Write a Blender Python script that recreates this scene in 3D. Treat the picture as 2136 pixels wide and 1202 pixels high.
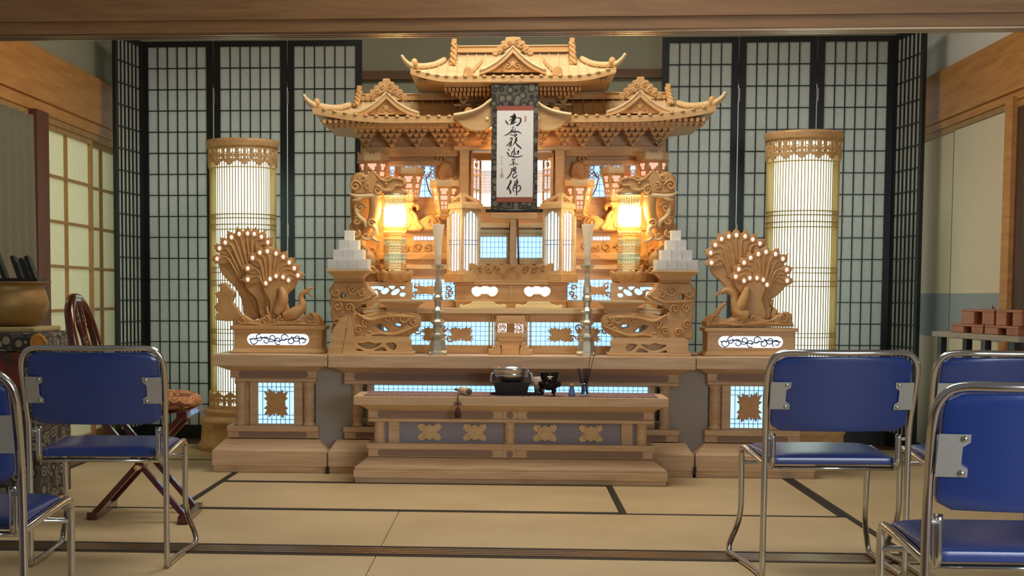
import bpy, math, random
from mathutils import Vector, Matrix
from mathutils.geometry import tessellate_polygon
random.seed(7)
R_ = math.radians
scene = bpy.context.scene
col = scene.collection
for o in list(bpy.data.objects):
    bpy.data.objects.remove(o)

# ------------------------------------------------------------------ camera
F_PX, YAW, PIT, ROL, PX0, PY0, HC = 3130.9, 0.0703, -0.0698, 0.0033, 844.0, 835.4, 0.9372
_F = Vector((-math.sin(YAW)*math.cos(PIT), math.cos(YAW)*math.cos(PIT), math.sin(PIT)))
_R = Vector((math.cos(YAW), math.sin(YAW), 0)); _U = _R.cross(_F)
_R2 = _R*math.cos(ROL) + _U*math.sin(ROL); _U2 = -_R*math.sin(ROL) + _U*math.cos(ROL)
cd = bpy.data.cameras.new('camera'); cam = bpy.data.objects.new('camera', cd); col.objects.link(cam)
cd.sensor_fit = 'HORIZONTAL'; cd.sensor_width = 36.0; cd.lens = 36.0*F_PX/2136.0
cd.shift_x = (1068.0-PX0)/2136.0; cd.shift_y = (PY0-601.0)/2136.0; cd.clip_start = 0.05
cam.matrix_world = Matrix(((_R2.x, _U2.x, -_F.x, 0), (_R2.y, _U2.y, -_F.y, 0), (_R2.z, _U2.z, -_F.z, HC), (0, 0, 0, 1)))
scene.camera = cam

# ------------------------------------------------------------------ world, lights, exposure
scene.view_settings.view_transform = 'Standard'; scene.view_settings.look = 'None'
scene.view_settings.gamma = 1.0; scene.view_settings.use_curve_mapping = False
scene.view_settings.exposure = 0.12
w = bpy.data.worlds.new('world'); scene.world = w; w.use_nodes = True
bg = w.node_tree.nodes['Background']
bg.inputs[0].default_value = (1.0, 0.98, 0.97, 1); bg.inputs[1].default_value = 0.135

def area(name, loc, target, sx, sy, energy, color):
    ld = bpy.data.lights.new(name, 'AREA'); ld.shape = 'RECTANGLE'; ld.size = sx; ld.size_y = sy
    ld.energy = energy; ld.color = color
    o = bpy.data.objects.new(name, ld); col.objects.link(o); o.location = loc
    d = Vector(target)-Vector(loc); o.rotation_euler = d.to_track_quat('-Z', 'Y').to_euler()
    return o
area('altar_room_ceiling_light', (0.0, 7.25, 3.28), (0.0, 7.25, 0), 1.6, 1.3, 54, (1.0, 0.93, 0.82))
area('front_room_window_light', (2.3, 0.9, 1.25), (0.7, 6.0, 0.6), 1.7, 1.4, 66, (0.88, 0.94, 1.0))
area('front_room_ceiling_light', (0.3, 4.2, 2.6), (0.3, 4.4, 0.0), 1.2, 1.2, 16, (1.0, 0.93, 0.82))
area('left_garden_daylight', (-3.5, 8.4, 1.5), (-2.4, 8.4, 1.1), 2.6, 2.2, 20, (0.97, 1.0, 0.88))

# ------------------------------------------------------------------ pixel helpers (2136 x 1202 frame)
def P(x, y, Y):
    d = _F + _R2*((x-PX0)/F_PX) - _U2*((y-PY0)/F_PX)
    t = Y/d.y
    return (d.x*t, HC + d.z*t)
def X(x, Y, y=600): return P(x, y, Y)[0]
def Z(y, Y, x=1067): return P(x, y, Y)[1]
def FL(x, y, z=0.0):
    d = _F + _R2*((x-PX0)/F_PX) - _U2*((y-PY0)/F_PX)
    t = (z-HC)/d.z
    return (d.x*t, d.y*t)
def PL(pts, Y): return [P(x, y, Y) for x, y in pts]

# ------------------------------------------------------------------ mesh builder
WL = {}
def catmull(pts, n=4, closed=True):
    out = []; N = len(pts); rng = range(N) if closed else range(N-1)
    for i in rng:
        if closed: a, b, c, d = pts[i-1], pts[i], pts[(i+1) % N], pts[(i+2) % N]
        else: a, b, c, d = pts[max(i-1, 0)], pts[i], pts[i+1], pts[min(i+2, N-1)]
        for k in range(n):
            t = k/n
            out.append(tuple(0.5*((2*b[j]) + (c[j]-a[j])*t + (2*a[j]-5*b[j]+4*c[j]-d[j])*t*t + (3*b[j]-a[j]-3*c[j]+d[j])*t**3) for j in range(len(b))))
    if not closed: out.append(tuple(pts[-1]))
    return out
def area2(p): return 0.5*sum(p[i-1][0]*p[i][1]-p[i][0]*p[i-1][1] for i in range(len(p)))
def inset(p, d):
    out = []; N = len(p)
    for i in range(N):
        a, b, c = p[i-1], p[i], p[(i+1) % N]
        e1 = Vector((b[0]-a[0], b[1]-a[1])); e2 = Vector((c[0]-b[0], c[1]-b[1]))
        if e1.length < 1e-9 or e2.length < 1e-9: out.append(b); continue
        e1.normalize(); e2.normalize()
        n = Vector((-e1.y-e2.y, e1.x+e2.x))
        if n.length < 1e-6: out.append(b); continue
        n.normalize(); s = max(0.45, n.dot(Vector((-e1.y, e1.x))))
        out.append((b[0]+n.x*d/s, b[1]+n.y*d/s))
    return out
class MB:
    def __init__(s): s.v = []; s.f = []; s.s = []
    def add(s, vs, fs, smooth=False):
        o = len(s.v); s.v += [tuple(v) for v in vs]
        s.f += [tuple(i+o for i in f) for f in fs]; s.s += [smooth]*len(fs)
        return s
    def box(s, x0, x1, y0, y1, z0, z1):
        if x0 > x1: x0, x1 = x1, x0
        if y0 > y1: y0, y1 = y1, y0
        if z0 > z1: z0, z1 = z1, z0
        v = [(x, y, z) for z in (z0, z1) for y in (y0, y1) for x in (x0, x1)]
        return s.add(v, [(0, 2, 3, 1), (4, 5, 7, 6), (0, 1, 5, 4), (2, 6, 7, 3), (0, 4, 6, 2), (1, 3, 7, 5)])
    def obox(s, c, d, M=None):
        M = M or Matrix.Identity(3); c = Vector(c)
        v = [c + M @ Vector((x*d[0]/2, y*d[1]/2, z*d[2]/2)) for z in (-1, 1) for y in (-1, 1) for x in (-1, 1)]
        return s.add(v, [(0, 2, 3, 1), (4, 5, 7, 6), (0, 1, 5, 4), (2, 6, 7, 3), (0, 4, 6, 2), (1, 3, 7, 5)])
    def bar(s, a, b, w, h, up=(0, 0, 1)):
        a = Vector(a); b = Vector(b); d = b-a; L = d.length; d.normalize(); up = Vector(up)
        x = d.cross(up); x.normalize(); z = x.cross(d)
        M = Matrix((x, d, z)).transposed()
        return s.obox((a+b)/2, (w, L, h), M)
    def frust(s, x0, x1, y0, y1, z0, X0, X1, Y0, Y1, z1):
        v = [(x0, y0, z0), (x1, y0, z0), (x1, y1, z0), (x0, y1, z0), (X0, Y0, z1), (X1, Y0, z1), (X1, Y1, z1), (X0, Y1, z1)]
        return s.add(v, [(3, 2, 1, 0), (4, 5, 6, 7), (0, 1, 5, 4), (1, 2, 6, 5), (2, 3, 7, 6), (3, 0, 4, 7)])
    def poly(s, outer, yf, yb, holes=(), ch=0.0, relief=None):
        # outline in X,Z; front face at yf (nearer the viewer), back at yb
        outer = list(outer)
        if area2(outer) < 0: outer.reverse()
        hs = []
        for h in holes:
            h = list(h)
            if area2(h) > 0: h.reverse()
            hs.append(h)
        loops = [outer]+hs
        ins = [inset(l, ch) if ch else l for l in loops]
        flat = [p for l in ins for p in l]
        tris = tessellate_polygon([[Vector((p[0], p[1], 0)) for p in l] for l in ins])
        n = len(flat); vs = []; fs = []
        vs += [(p[0], yf, p[1]) for p in flat]
        mid = [p for l in loops for p in l]
        ym = yf + (ch if yb > yf else -ch)
        vs += [(p[0], ym, p[1]) for p in mid]
        vs += [(p[0], yb, p[1]) for p in mid]
        fl = yb < yf
        for t in tris:
            a, b, c = flat[t[0]], flat[t[1]], flat[t[2]]
            ccw = (b[0]-a[0])*(c[1]-a[1])-(b[1]-a[1])*(c[0]-a[0]) > 0
            t = t if ccw else (t[0], t[2], t[1])
            fs.append(tuple(t)); fs.append((t[0]+2*n, t[2]+2*n, t[1]+2*n))
        o = 0
        for l in loops:
            m = len(l)
            for i in range(m):
                a, b = o+i, o+(i+1) % m
                fs.append((b, a, a+n, b+n)); fs.append((b+n, a+n, a+2*n, b+2*n))
            o += m
        return s.add(vs, fs)
    def tube(s, pts, r, n=8, closed=False, flat=1.0):
        pts = [Vector(p) for p in pts]; N = len(pts)
        rr = r if isinstance(r, (list, tuple)) else [r]*N
        vs = []; prev = None
        for i, p in enumerate(pts):
            a = pts[i-1] if (i > 0 or closed) else p
            b = pts[(i+1) % N] if (i < N-1 or closed) else p
            t = b-a
            if t.length < 1e-9: t = Vector((0, 0, 1))
            t.normalize()
            if prev is None:
                up = Vector((0, 1, 0)) if abs(t.y) < 0.9 else Vector((1, 0, 0))
                u = t.cross(up)
            else:
                u = prev - t*prev.dot(t)
                if u.length < 1e-6: u = t.orthogonal()
            u.normalize(); prev = u; w_ = t.cross(u)
            for k in range(n):
                an = 2*math.pi*k/n
                vs.append(p + (u*math.cos(an) + w_*math.sin(an)*flat)*rr[i])
        fs = []
        for i in range(N if closed else N-1):
            j = (i+1) % N
            for k in range(n):
                k2 = (k+1) % n
                fs.append((i*n+k, i*n+k2, j*n+k2, j*n+k))
        if not closed:
            fs.append(tuple(reversed(range(n)))); fs.append(tuple((N-1)*n+k for k in range(n)))
        return s.add(vs, fs, True)
    def lathe(s, prof, c=(0, 0, 0), n=24, a0=0.0, smooth=True, squash=1.0):
        vs = []; fs = []
        for r, z in prof:
            for k in range(n):
                a = a0+2*math.pi*k/n
                vs.append((c[0]+r*math.cos(a), c[1]+r*math.sin(a)*squash, c[2]+z))
        M = len(prof)
        for i in range(M-1):
            for k in range(n):
                k2 = (k+1) % n
                fs.append((i*n+k, i*n+k2, (i+1)*n+k2, (i+1)*n+k))
        s.add(vs, fs, smooth)
        o = len(s.v)-len(vs)
        if prof[0][0] > 1e-5: s.f.append(tuple(o+k for k in reversed(range(n)))); s.s.append(False)
        if prof[-1][0] > 1e-5: s.f.append(tuple(o+(M-1)*n+k for k in range(n))); s.s.append(False)
        return s
    def ball(s, c, r, n=10, sc=(1, 1, 1)):
        m = n//2+1; vs = []; fs = []
        for i in range(m+1):
            th = math.pi*i/m
            for k in range(n):
                a = 2*math.pi*k/n
                vs.append((c[0]+r*sc[0]*math.sin(th)*math.cos(a), c[1]+r*sc[1]*math.sin(th)*math.sin(a), c[2]-r*sc[2]*math.cos(th)))
        for i in range(m):
            for k in range(n):
                k2 = (k+1) % n
                fs.append((i*n+k, i*n+k2, (i+1)*n+k2, (i+1)*n+k))
        return s.add(vs, fs, True)
    def grid(s, fn, nu, nv, smooth=True):
        vs = [fn(i/nu, j/nv) for j in range(nv+1) for i in range(nu+1)]
        fs = [(j*(nu+1)+i, j*(nu+1)+i+1, (j+1)*(nu+1)+i+1, (j+1)*(nu+1)+i) for j in range(nv) for i in range(nu)]
        return s.add(vs, fs, smooth)
    def slab(s, fn, nu, nv, t, smooth=True):
        # closed slab: fn gives the top point, t the offset vector to the underside
        t = Vector(t); top = [Vector(fn(i/nu, j/nv)) for j in range(nv+1) for i in range(nu+1)]
        n = len(top); vs = top+[p+t for p in top]; W = nu+1
        q = lambda i, j: j*W+i
        fs = [(q(i, j), q(i+1, j), q(i+1, j+1), q(i, j+1)) for j in range(nv) for i in range(nu)]
        fs += [tuple(n+k for k in reversed(f)) for f in fs]
        ring = [q(i, 0) for i in range(W)]+[q(nu, j) for j in range(1, nv+1)]+[q(i, nv) for i in range(nu-1, -1, -1)]+[q(0, j) for j in range(nv-1, 0, -1)]
        m = len(ring)
        fs += [(ring[(k+1) % m], ring[k], ring[k]+n, ring[(k+1) % m]+n) for k in range(m)]
        return s.add(vs, fs, smooth)
    def mesh(s, name, mat, org=(0, 0, 0)):
        me = bpy.data.meshes.new(name)
        ox, oy, oz = org
        me.from_pydata([(v[0]-ox, v[1]-oy, v[2]-oz) for v in s.v], [], s.f)
        me.polygons.foreach_set('use_smooth', s.s)
        me.materials.append(mat); me.update()
        return me
    def build(s, name, mat, parent=None, label=None, cat=None, group=None, kind=None, bevel=0.0):
        if parent is not None: org = WL[parent.name]
        else:
            xs = [v[0] for v in s.v]; ys = [v[1] for v in s.v]; zs = [v[2] for v in s.v]
            org = ((min(xs)+max(xs))/2, (min(ys)+max(ys))/2, min(zs))
        o = bpy.data.objects.new(name, s.mesh(name, mat, org)); col.objects.link(o)
        if parent is None: o.location = org
        else: o.parent = parent
        WL[o.name] = org
        if bevel:
            m = o.modifiers.new('bevel', 'BEVEL'); m.width = bevel; m.segments = 2; m.limit_method = 'ANGLE'; m.angle_limit = R_(40)
        tag(o, label, cat, group, kind)
        return o
def tag(o, label=None, cat=None, group=None, kind=None):
    if label: o['label'] = label
    if cat: o['category'] = cat
    if group: o['group'] = group
    if kind: o['kind'] = kind
    return o
def thing(name, loc, label, cat, group=None, kind=None):
    o = bpy.data.objects.new(name, None); col.objects.link(o); o.location = loc; o.empty_display_size = 0.1
    WL[o.name] = tuple(loc); tag(o, label, cat, group, kind); return o
def piece(name, me, parent, loc, rot=(0, 0, 0), scale=(1, 1, 1)):
    # a repeated piece that shares mesh data; loc in world space
    o = bpy.data.objects.new(name, me); col.objects.link(o); o.parent = parent
    q = WL[parent.name] if parent is not None else (0, 0, 0)
    o.location = (loc[0]-q[0], loc[1]-q[1], loc[2]-q[2]); o.rotation_euler = rot; o.scale = scale
    WL[o.name] = q
    return o
def copy_tree(o, parent=None):
    c = o.copy(); col.objects.link(c); c.parent = parent
    for ch in list(o.children): copy_tree(ch, c)
    return c
def twin(root, label=None, name=None):
    # the mirror partner on the other side of the altar's axis
    c = copy_tree(root); c.location.x = -root.location.x; c.scale.x = -1
    if label: c['label'] = label
    return c

# ------------------------------------------------------------------ materials
def lin(c): return tuple(((v/255)/12.92 if v/255 <= 0.04045 else (((v/255)+0.055)/1.055)**2.4) for v in c)+(1.0,)
def mat(name, c, rough=0.6, metal=0.0, emit=None, es=1.0, spec=0.5, trans=0.0, noise=0.0, nscale=30.0, bump=0.0, coat=0.0):
    m = bpy.data.materials.new(name); m.use_nodes = True; nt = m.node_tree; b = nt.nodes['Principled BSDF']
    b.inputs['Base Color'].default_value = lin(c); b.inputs['Roughness'].default_value = rough; b.inputs['Metallic'].default_value = metal
    b.inputs['Specular IOR Level'].default_value = spec; b.inputs['Transmission Weight'].default_value = trans
    b.inputs['Coat Weight'].default_value = coat
    if emit: b.inputs['Emission Color'].default_value = lin(emit); b.inputs['Emission Strength'].default_value = es
    if noise or bump:
        tc = nt.nodes.new('ShaderNodeTexCoord'); nz = nt.nodes.new('ShaderNodeTexNoise'); nz.inputs['Scale'].default_value = nscale; nz.inputs['Detail'].default_value = 4
        nt.links.new(tc.outputs['Object'], nz.inputs['Vector'])
        if noise:
            mx = nt.nodes.new('ShaderNodeMix'); mx.data_type = 'RGBA'; mx.blend_type = 'MIX'
            k = lin(c); mx.inputs[6].default_value = tuple(v*(1-noise) for v in k[:3])+(1,); mx.inputs[7].default_value = tuple(min(1, v*(1+noise)) for v in k[:3])+(1,)
            nt.links.new(nz.outputs[0], mx.inputs[0]); nt.links.new(mx.outputs[2], b.inputs['Base Color'])
        if bump:
            bp = nt.nodes.new('ShaderNodeBump'); bp.inputs['Strength'].default_value = bump; bp.inputs['Distance'].default_value = 0.002
            nt.links.new(nz.outputs[0], bp.inputs['Height']); nt.links.new(bp.outputs[0], b.inputs['Normal'])
    return m
def wood(name, c1, c2, stretch=(1.2, 14, 14), scale=3.0, rough=0.5, bump=0.15, coat=0.0, bd=0.001, bs=None):
    m = bpy.data.materials.new(name); m.use_nodes = True; nt = m.node_tree; b = nt.nodes['Principled BSDF']
    tc = nt.nodes.new('ShaderNodeTexCoord'); mp = nt.nodes.new('ShaderNodeMapping'); mp.inputs['Scale'].default_value = stretch
    nz = nt.nodes.new('ShaderNodeTexNoise'); nz.inputs['Scale'].default_value = scale; nz.inputs['Detail'].default_value = 6; nz.inputs['Distortion'].default_value = 0.6
    cr = nt.nodes.new('ShaderNodeValToRGB'); cr.color_ramp.elements[0].position = 0.32; cr.color_ramp.elements[1].position = 0.68
    cr.color_ramp.elements[0].color = lin(c1); cr.color_ramp.elements[1].color = lin(c2)
    nt.links.new(tc.outputs['Object'], mp.inputs['Vector']); nt.links.new(mp.outputs[0], nz.inputs['Vector'])
    nt.links.new(nz.outputs[0], cr.inputs[0]); nt.links.new(cr.outputs[0], b.inputs['Base Color'])
    b.inputs['Roughness'].default_value = rough; b.inputs['Coat Weight'].default_value = coat
    bp = nt.nodes.new('ShaderNodeBump'); bp.inputs['Strength'].default_value = bump; bp.inputs['Distance'].default_value = bd
    if bs:
        n2 = nt.nodes.new('ShaderNodeTexNoise'); n2.inputs['Scale'].default_value = bs; n2.inputs['Detail'].default_value = 3; n2.inputs['Distortion'].default_value = 1.2
        nt.links.new(tc.outputs['Object'], n2.inputs['Vector']); nt.links.new(n2.outputs[0], bp.inputs['Height'])
    else: nt.links.new(nz.outputs[0], bp.inputs['Height']); nt.links.new(bp.outputs[0], b.inputs['Normal'])
    return m
def paper(name, c, tr=0.5):
    m = bpy.data.materials.new(name); m.use_nodes = True; nt = m.node_tree; nt.nodes.remove(nt.nodes['Principled BSDF'])
    d = nt.nodes.new('ShaderNodeBsdfDiffuse'); t = nt.nodes.new('ShaderNodeBsdfTranslucent'); mx = nt.nodes.new('ShaderNodeMixShader')
    tc = nt.nodes.new('ShaderNodeTexCoord'); nz = nt.nodes.new('ShaderNodeTexNoise'); nz.inputs['Scale'].default_value = 40; nz.inputs['Detail'].default_value = 6
    cr = nt.nodes.new('ShaderNodeMix'); cr.data_type = 'RGBA'; k = lin(c)
    cr.inputs[6].default_value = tuple(v*0.9 for v in k[:3])+(1,); cr.inputs[7].default_value = tuple(min(1, v*1.08) for v in k[:3])+(1,)
    nt.links.new(tc.outputs['Object'], nz.inputs['Vector']); nt.links.new(nz.outputs[0], cr.inputs[0])
    nt.links.new(cr.outputs[2], d.inputs[0]); nt.links.new(cr.outputs[2], t.inputs[0])
    mx.inputs[0].default_value = tr; nt.links.new(d.outputs[0], mx.inputs[1]); nt.links.new(t.outputs[0], mx.inputs[2])
    nt.links.new(mx.outputs[0], nt.nodes['Material Output'].inputs[0])
    return m
def glassy(name, c, f=0.35, rough=0.05):
    m = bpy.data.materials.new(name); m.use_nodes = True; nt = m.node_tree; nt.nodes.remove(nt.nodes['Principled BSDF'])
    g = nt.nodes.new('ShaderNodeBsdfGlossy'); g.inputs[0].default_value = lin(c); g.inputs['Roughness'].default_value = rough
    t = nt.nodes.new('ShaderNodeBsdfTransparent'); t.inputs[0].default_value = lin(c); mx = nt.nodes.new('ShaderNodeMixShader'); mx.inputs[0].default_value = f
    nt.links.new(t.outputs[0], mx.inputs[1]); nt.links.new(g.outputs[0], mx.inputs[2]); nt.links.new(mx.outputs[0], nt.nodes['Material Output'].inputs[0])
    return m
def pattern(name, cols, scale=30.0, rough=0.8, kind='VORONOI'):
    m = bpy.data.materials.new(name); m.use_nodes = True; nt = m.node_tree; b = nt.nodes['Principled BSDF']
    tc = nt.nodes.new('ShaderNodeTexCoord'); vo = nt.nodes.new('ShaderNodeTexVoronoi'); vo.inputs['Scale'].default_value = scale; vo.inputs['Randomness'].default_value = 0.55
    nt.links.new(tc.outputs['Object'], vo.inputs['Vector'])
    cr = nt.nodes.new('ShaderNodeValToRGB'); cr.color_ramp.interpolation = 'CONSTANT'
    els = cr.color_ramp.elements
    for i, (p, c) in enumerate(cols):
        e = els[i] if i < 2 else els.new(p)
        e.position = p; e.color = lin(c)
    nt.links.new(vo.outputs['Distance'], cr.inputs[0]); nt.links.new(cr.outputs[0], b.inputs['Base Color']); b.inputs['Roughness'].default_value = rough
    return m

WOOD = wood('hinoki_wood', (204, 158, 102), (226, 186, 130), rough=0.40)
CARVE = wood('carved_hinoki', (198, 149, 92), (216, 170, 110), stretch=(6, 6, 6), rough=0.5, bump=0.6, bd=0.006, bs=75.0)
WOODP = wood('pale_hinoki', (216, 182, 132), (230, 202, 154), rough=0.42)
WOODB = wood('cool_lit_base_wood', (200, 164, 124), (220, 190, 152), rough=0.5)  # altar wood with the bluish light on the lower units greyed into its colour
INLAY = mat('inlaid_panel', (150, 122, 104), 0.6, noise=0.15, nscale=60)
GREYBLUE = mat('grey_blue_ground', (150, 146, 158), 0.7, noise=0.1, nscale=80)
ORANGE = wood('honey_cedar', (190, 128, 62), (214, 154, 84), stretch=(10, 0.8, 10), rough=0.45)
BROWN = wood('brown_cedar', (104, 70, 38), (124, 86, 50), rough=0.5)
BROWNV = wood('red_brown_post', (96, 50, 28), (112, 62, 36), stretch=(10, 10, 1), rough=0.45)
BARW = wood('shoji_bar_wood', (170, 128, 72), (190, 148, 90), stretch=(10, 10, 2), rough=0.5)
LACQ = mat('black_lacquer', (26, 28, 28), 0.35)
SPAPER = paper('screen_paper', (230, 233, 228), 0.55)
SHPAPER = paper('shoji_paper', (240, 238, 214), 0.6)
PLASTER = mat('sage_plaster', (168, 166, 142), 0.9, noise=0.04, nscale=200, bump=0.1)
PLASTERW = mat('white_plaster', (244, 243, 236), 0.9, noise=0.03, nscale=200)
CREAM = mat('cream_fusuma', (226, 212, 182), 0.85, noise=0.05, nscale=6)
BAND = mat('blue_grey_band', (158, 164, 166), 0.85, noise=0.05, nscale=8)
TATAMI = None
GLOW = mat('backlit_blue_white', (235, 242, 250), 0.5, emit=(150, 206, 255), es=1.45)
GLOWW = mat('backlit_white', (245, 246, 250), 0.5, emit=(235, 244, 255), es=1.9)
GLOWP = mat('backlit_pink', (240, 190, 170), 0.5, emit=(255, 192, 168), es=0.75)
BULB = mat('bulb_pink_white', (250, 230, 225), 0.3, emit=(255, 218, 206), es=0.95)
LATB = mat('lattice_bar_blue', (96, 122, 160), 0.6)
TUBEL = mat('lantern_light', (230, 245, 235), 0.5, emit=(214, 248, 240), es=1.7)
WARM = mat('warm_lamp', (255, 230, 190), 0.4, emit=(255, 216, 146), es=46.0)
AMBER = glassy('amber_crystal', (255, 240, 208), 0.5, 0.15)
CRYST = glassy('clear_crystal', (250, 253, 244), 0.5, 0.12)
CHROME = mat('chrome', (205, 203, 198), 0.16, metal=1.0)
STEEL = mat('stainless', (176, 176, 172), 0.42, metal=0.55)
GLOWB = mat('lantern_paper_lit', (235, 242, 250), 0.5, emit=(186, 226, 255), es=0.92)
BLUE = mat('blue_vinyl', (24, 55, 122), 0.27, spec=0.9, noise=0.06, nscale=60, bump=0.08)
SILVER = mat('worn_silver', (206, 204, 188), 0.3, metal=0.75, noise=0.12, nscale=60)
BLACKM = mat('black_metal', (34, 30, 28), 0.35, metal=0.6)
BLACK = mat('black_plain', (24, 24, 27), 0.45)
WHITEBOX = paper('white_frosted_box', (248, 248, 244), 0.4)
VASEW = paper('frosted_white_glass', (250, 246, 236), 0.5)
MAHOG = wood('red_lacquer_wood', (66, 22, 12), (88, 30, 18), stretch=(6, 6, 2), rough=0.22, coat=0.5)
GOLDW = mat('gilded_board', (252, 230, 164), 0.45, noise=0.06, nscale=40)
INK = mat('black_ink', (38, 36, 36), 0.8)
PAPERW = mat('white_paper', (226, 224, 220), 0.9, noise=0.02, nscale=100)
# ================================================================== the room
def tatami_material():
    m = bpy.data.materials.new('tatami_straw'); m.use_nodes = True; nt = m.node_tree; b = nt.nodes['Principled BSDF']
    tc = nt.nodes.new('ShaderNodeTexCoord'); mp = nt.nodes.new('ShaderNodeMapping'); mp.inputs['Scale'].default_value = (3, 120, 1)
    nz = nt.nodes.new('ShaderNodeTexNoise'); nz.inputs['Scale'].default_value = 2.0; nz.inputs['Detail'].default_value = 5
    n2 = nt.nodes.new('ShaderNodeTexNoise'); n2.inputs['Scale'].default_value = 1.6
    nt.links.new(tc.outputs['Object'], mp.inputs[0]); nt.links.new(mp.outputs[0], nz.inputs['Vector']); nt.links.new(tc.outputs['Object'], n2.inputs['Vector'])
    ad = nt.nodes.new('ShaderNodeMath'); ad.operation = 'MULTIPLY_ADD'; ad.inputs[1].default_value = 0.5
    nt.links.new(nz.outputs[0], ad.inputs[0]); nt.links.new(n2.outputs[0], ad.inputs[2])
    cr = nt.nodes.new('ShaderNodeValToRGB'); cr.color_ramp.elements[0].position = 0.45; cr.color_ramp.elements[1].position = 1.0
    cr.color_ramp.elements[0].color = lin((188, 162, 118)); cr.color_ramp.elements[1].color = lin((212, 188, 144))
    nt.links.new(ad.outputs[0], cr.inputs[0]); nt.links.new(cr.outputs[0], b.inputs['Base Color']); b.inputs['Roughness'].default_value = 0.6
    wv = nt.nodes.new('ShaderNodeTexWave'); wv.inputs['Scale'].default_value = 60; wv.bands_direction = 'X'
    nt.links.new(tc.outputs['Object'], wv.inputs['Vector'])
    bp = nt.nodes.new('ShaderNodeBump'); bp.inputs['Strength'].default_value = 0.25; bp.inputs['Distance'].default_value = 0.002
    nt.links.new(wv.outputs[0], bp.inputs['Height']); nt.links.new(bp.outputs[0], b.inputs['Normal'])
    return m
TATAMI = tatami_material()
HERI = mat('tatami_border_cloth', (46, 38, 28), 0.8, noise=0.2, nscale=200)
floor = MB().box(-2.75, 2.75, -0.6, 10.1, -0.10, -0.05).build('floor', BROWN, kind='structure')
mo = 0.955
YS0, YS1 = 5.36, 5.52                       # the sill between the two rooms
Y2 = 6.485
def tatami(x0, x1, y0, y1, along):
    b = 0.03; g = 0.0015
    tm = MB()
    tm.box(x0+g, x1-g, y0+g, y1-g, -0.05, -0.0005)
    t = tm.build('tatami', TATAMI, floor)
    if along == 'x':
        MB().box(x0+g, x1-g, y0+g, y0+b, -0.04, 0.001).build('tatami_border', HERI, t)
        MB().box(x0+g, x1-g, y1-b, y1-g, -0.04, 0.001).build('tatami_border', HERI, t)
    else:
        MB().box(x0+g, x0+b, y0+g, y1-g, -0.04, 0.001).build('tatami_border', HERI, t)
        MB().box(x1-b, x1-g, y0+g, y1-g, -0.04, 0.001).build('tatami_border', HERI, t)
h = mo/2
tatami(-5*h, -h, YS1, Y2, 'x'); tatami(-h, 3*h, YS1, Y2, 'x'); tatami(3*h, 5*h, YS1, Y2+mo, 'y')
tatami(-5*h, -3*h, Y2, Y2+2*mo, 'y'); tatami(-3*h, h, Y2, Y2+mo, 'x'); tatami(h, 3*h, Y2, Y2+2*mo, 'y')
tatami(-3*h, h, Y2+mo, Y2+2*mo, 'x'); tatami(3*h, 5*h, Y2+mo, Y2+3*mo, 'y')
tatami(-5*h, -h, Y2+2*mo, Y2+3*mo, 'x'); tatami(-h, 3*h, Y2+2*mo, Y2+3*mo, 'x')
for i in range(3):
    y1 = YS0-i*mo; y0 = y1-mo
    off = 0 if i % 2 == 0 else mo
    for k in (-2, -1, 0, 1):
        tatami(-h+2*k*mo+off-(0), -h+2*k*mo+2*mo+off, y0, y1, 'x') if abs(-h+2*k*mo+mo+off) < 2.9 else None
for s, n in ((-1, 'trim_1'), (1, 'trim_2')):
    MB().box(s*5*h, s*2.62, 5.36, 10.0, -0.05, 0.0).build(n, BROWN, kind='structure')
MB().box(-2.6, 2.6, Y2+3*mo, 10.0, -0.05, 0.0).build('trim_3', BROWN, kind='structure')
# sill with two brass runners
BRASS = mat('worn_runner_metal', (176, 150, 118), 0.32, metal=0.9)
SILLW = wood('dark_sill_wood', (70, 48, 32), (88, 62, 42), rough=0.4)
sill = MB().box(-2.7, 2.7, YS0, YS1, -0.05, -0.002).build('trim_4', SILLW, kind='structure')
for yy in (YS0+0.018, YS0+0.053, YS0+0.088, YS0+0.123):
    MB().box(-2.7, 2.7, yy, yy+0.017, -0.004, 0.003).build('runner', BRASS, sill)
# lintel over the opening and the wall above it
ZK = Z(62, 5.38)
KAMOI = wood('lintel_cedar', (124, 86, 46), (144, 104, 60), rough=0.5)
lint = MB().box(-2.75, 2.75, 5.38, 5.52, ZK, Z(36, 5.38)+0.01).build('trim_5', KAMOI, kind='structure')
for yy in (5.405, 5.44, 5.475):
    MB().box(-2.75, 2.75, yy, yy+0.014, ZK-0.006, ZK+0.002).build('runner', BRASS, lint)
MB().box(-2.75, 2.75, 5.362, 5.52, Z(36, 5.365), 2.10).build('trim_6', KAMOI, kind='structure')
MB().box(-2.75, 2.75, 5.42, 5.50, 2.10, 3.42).build('wall_front', PLASTER, kind='structure')
MB().box(-2.75, 2.75, 5.42, 10.05, 3.36, 3.42).build('ceiling', BROWN, kind='structure')
# back wall
YB = 9.95
MB().box(-2.7, 2.7, YB, YB+0.1, -0.05, 3.36).build('wall_back', PLASTER, kind='structure')
MB().box(-2.6, 2.6, YB-0.05, YB, Z(166, YB), Z(148, YB)).build('trim_7', BROWN, kind='structure')
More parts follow.
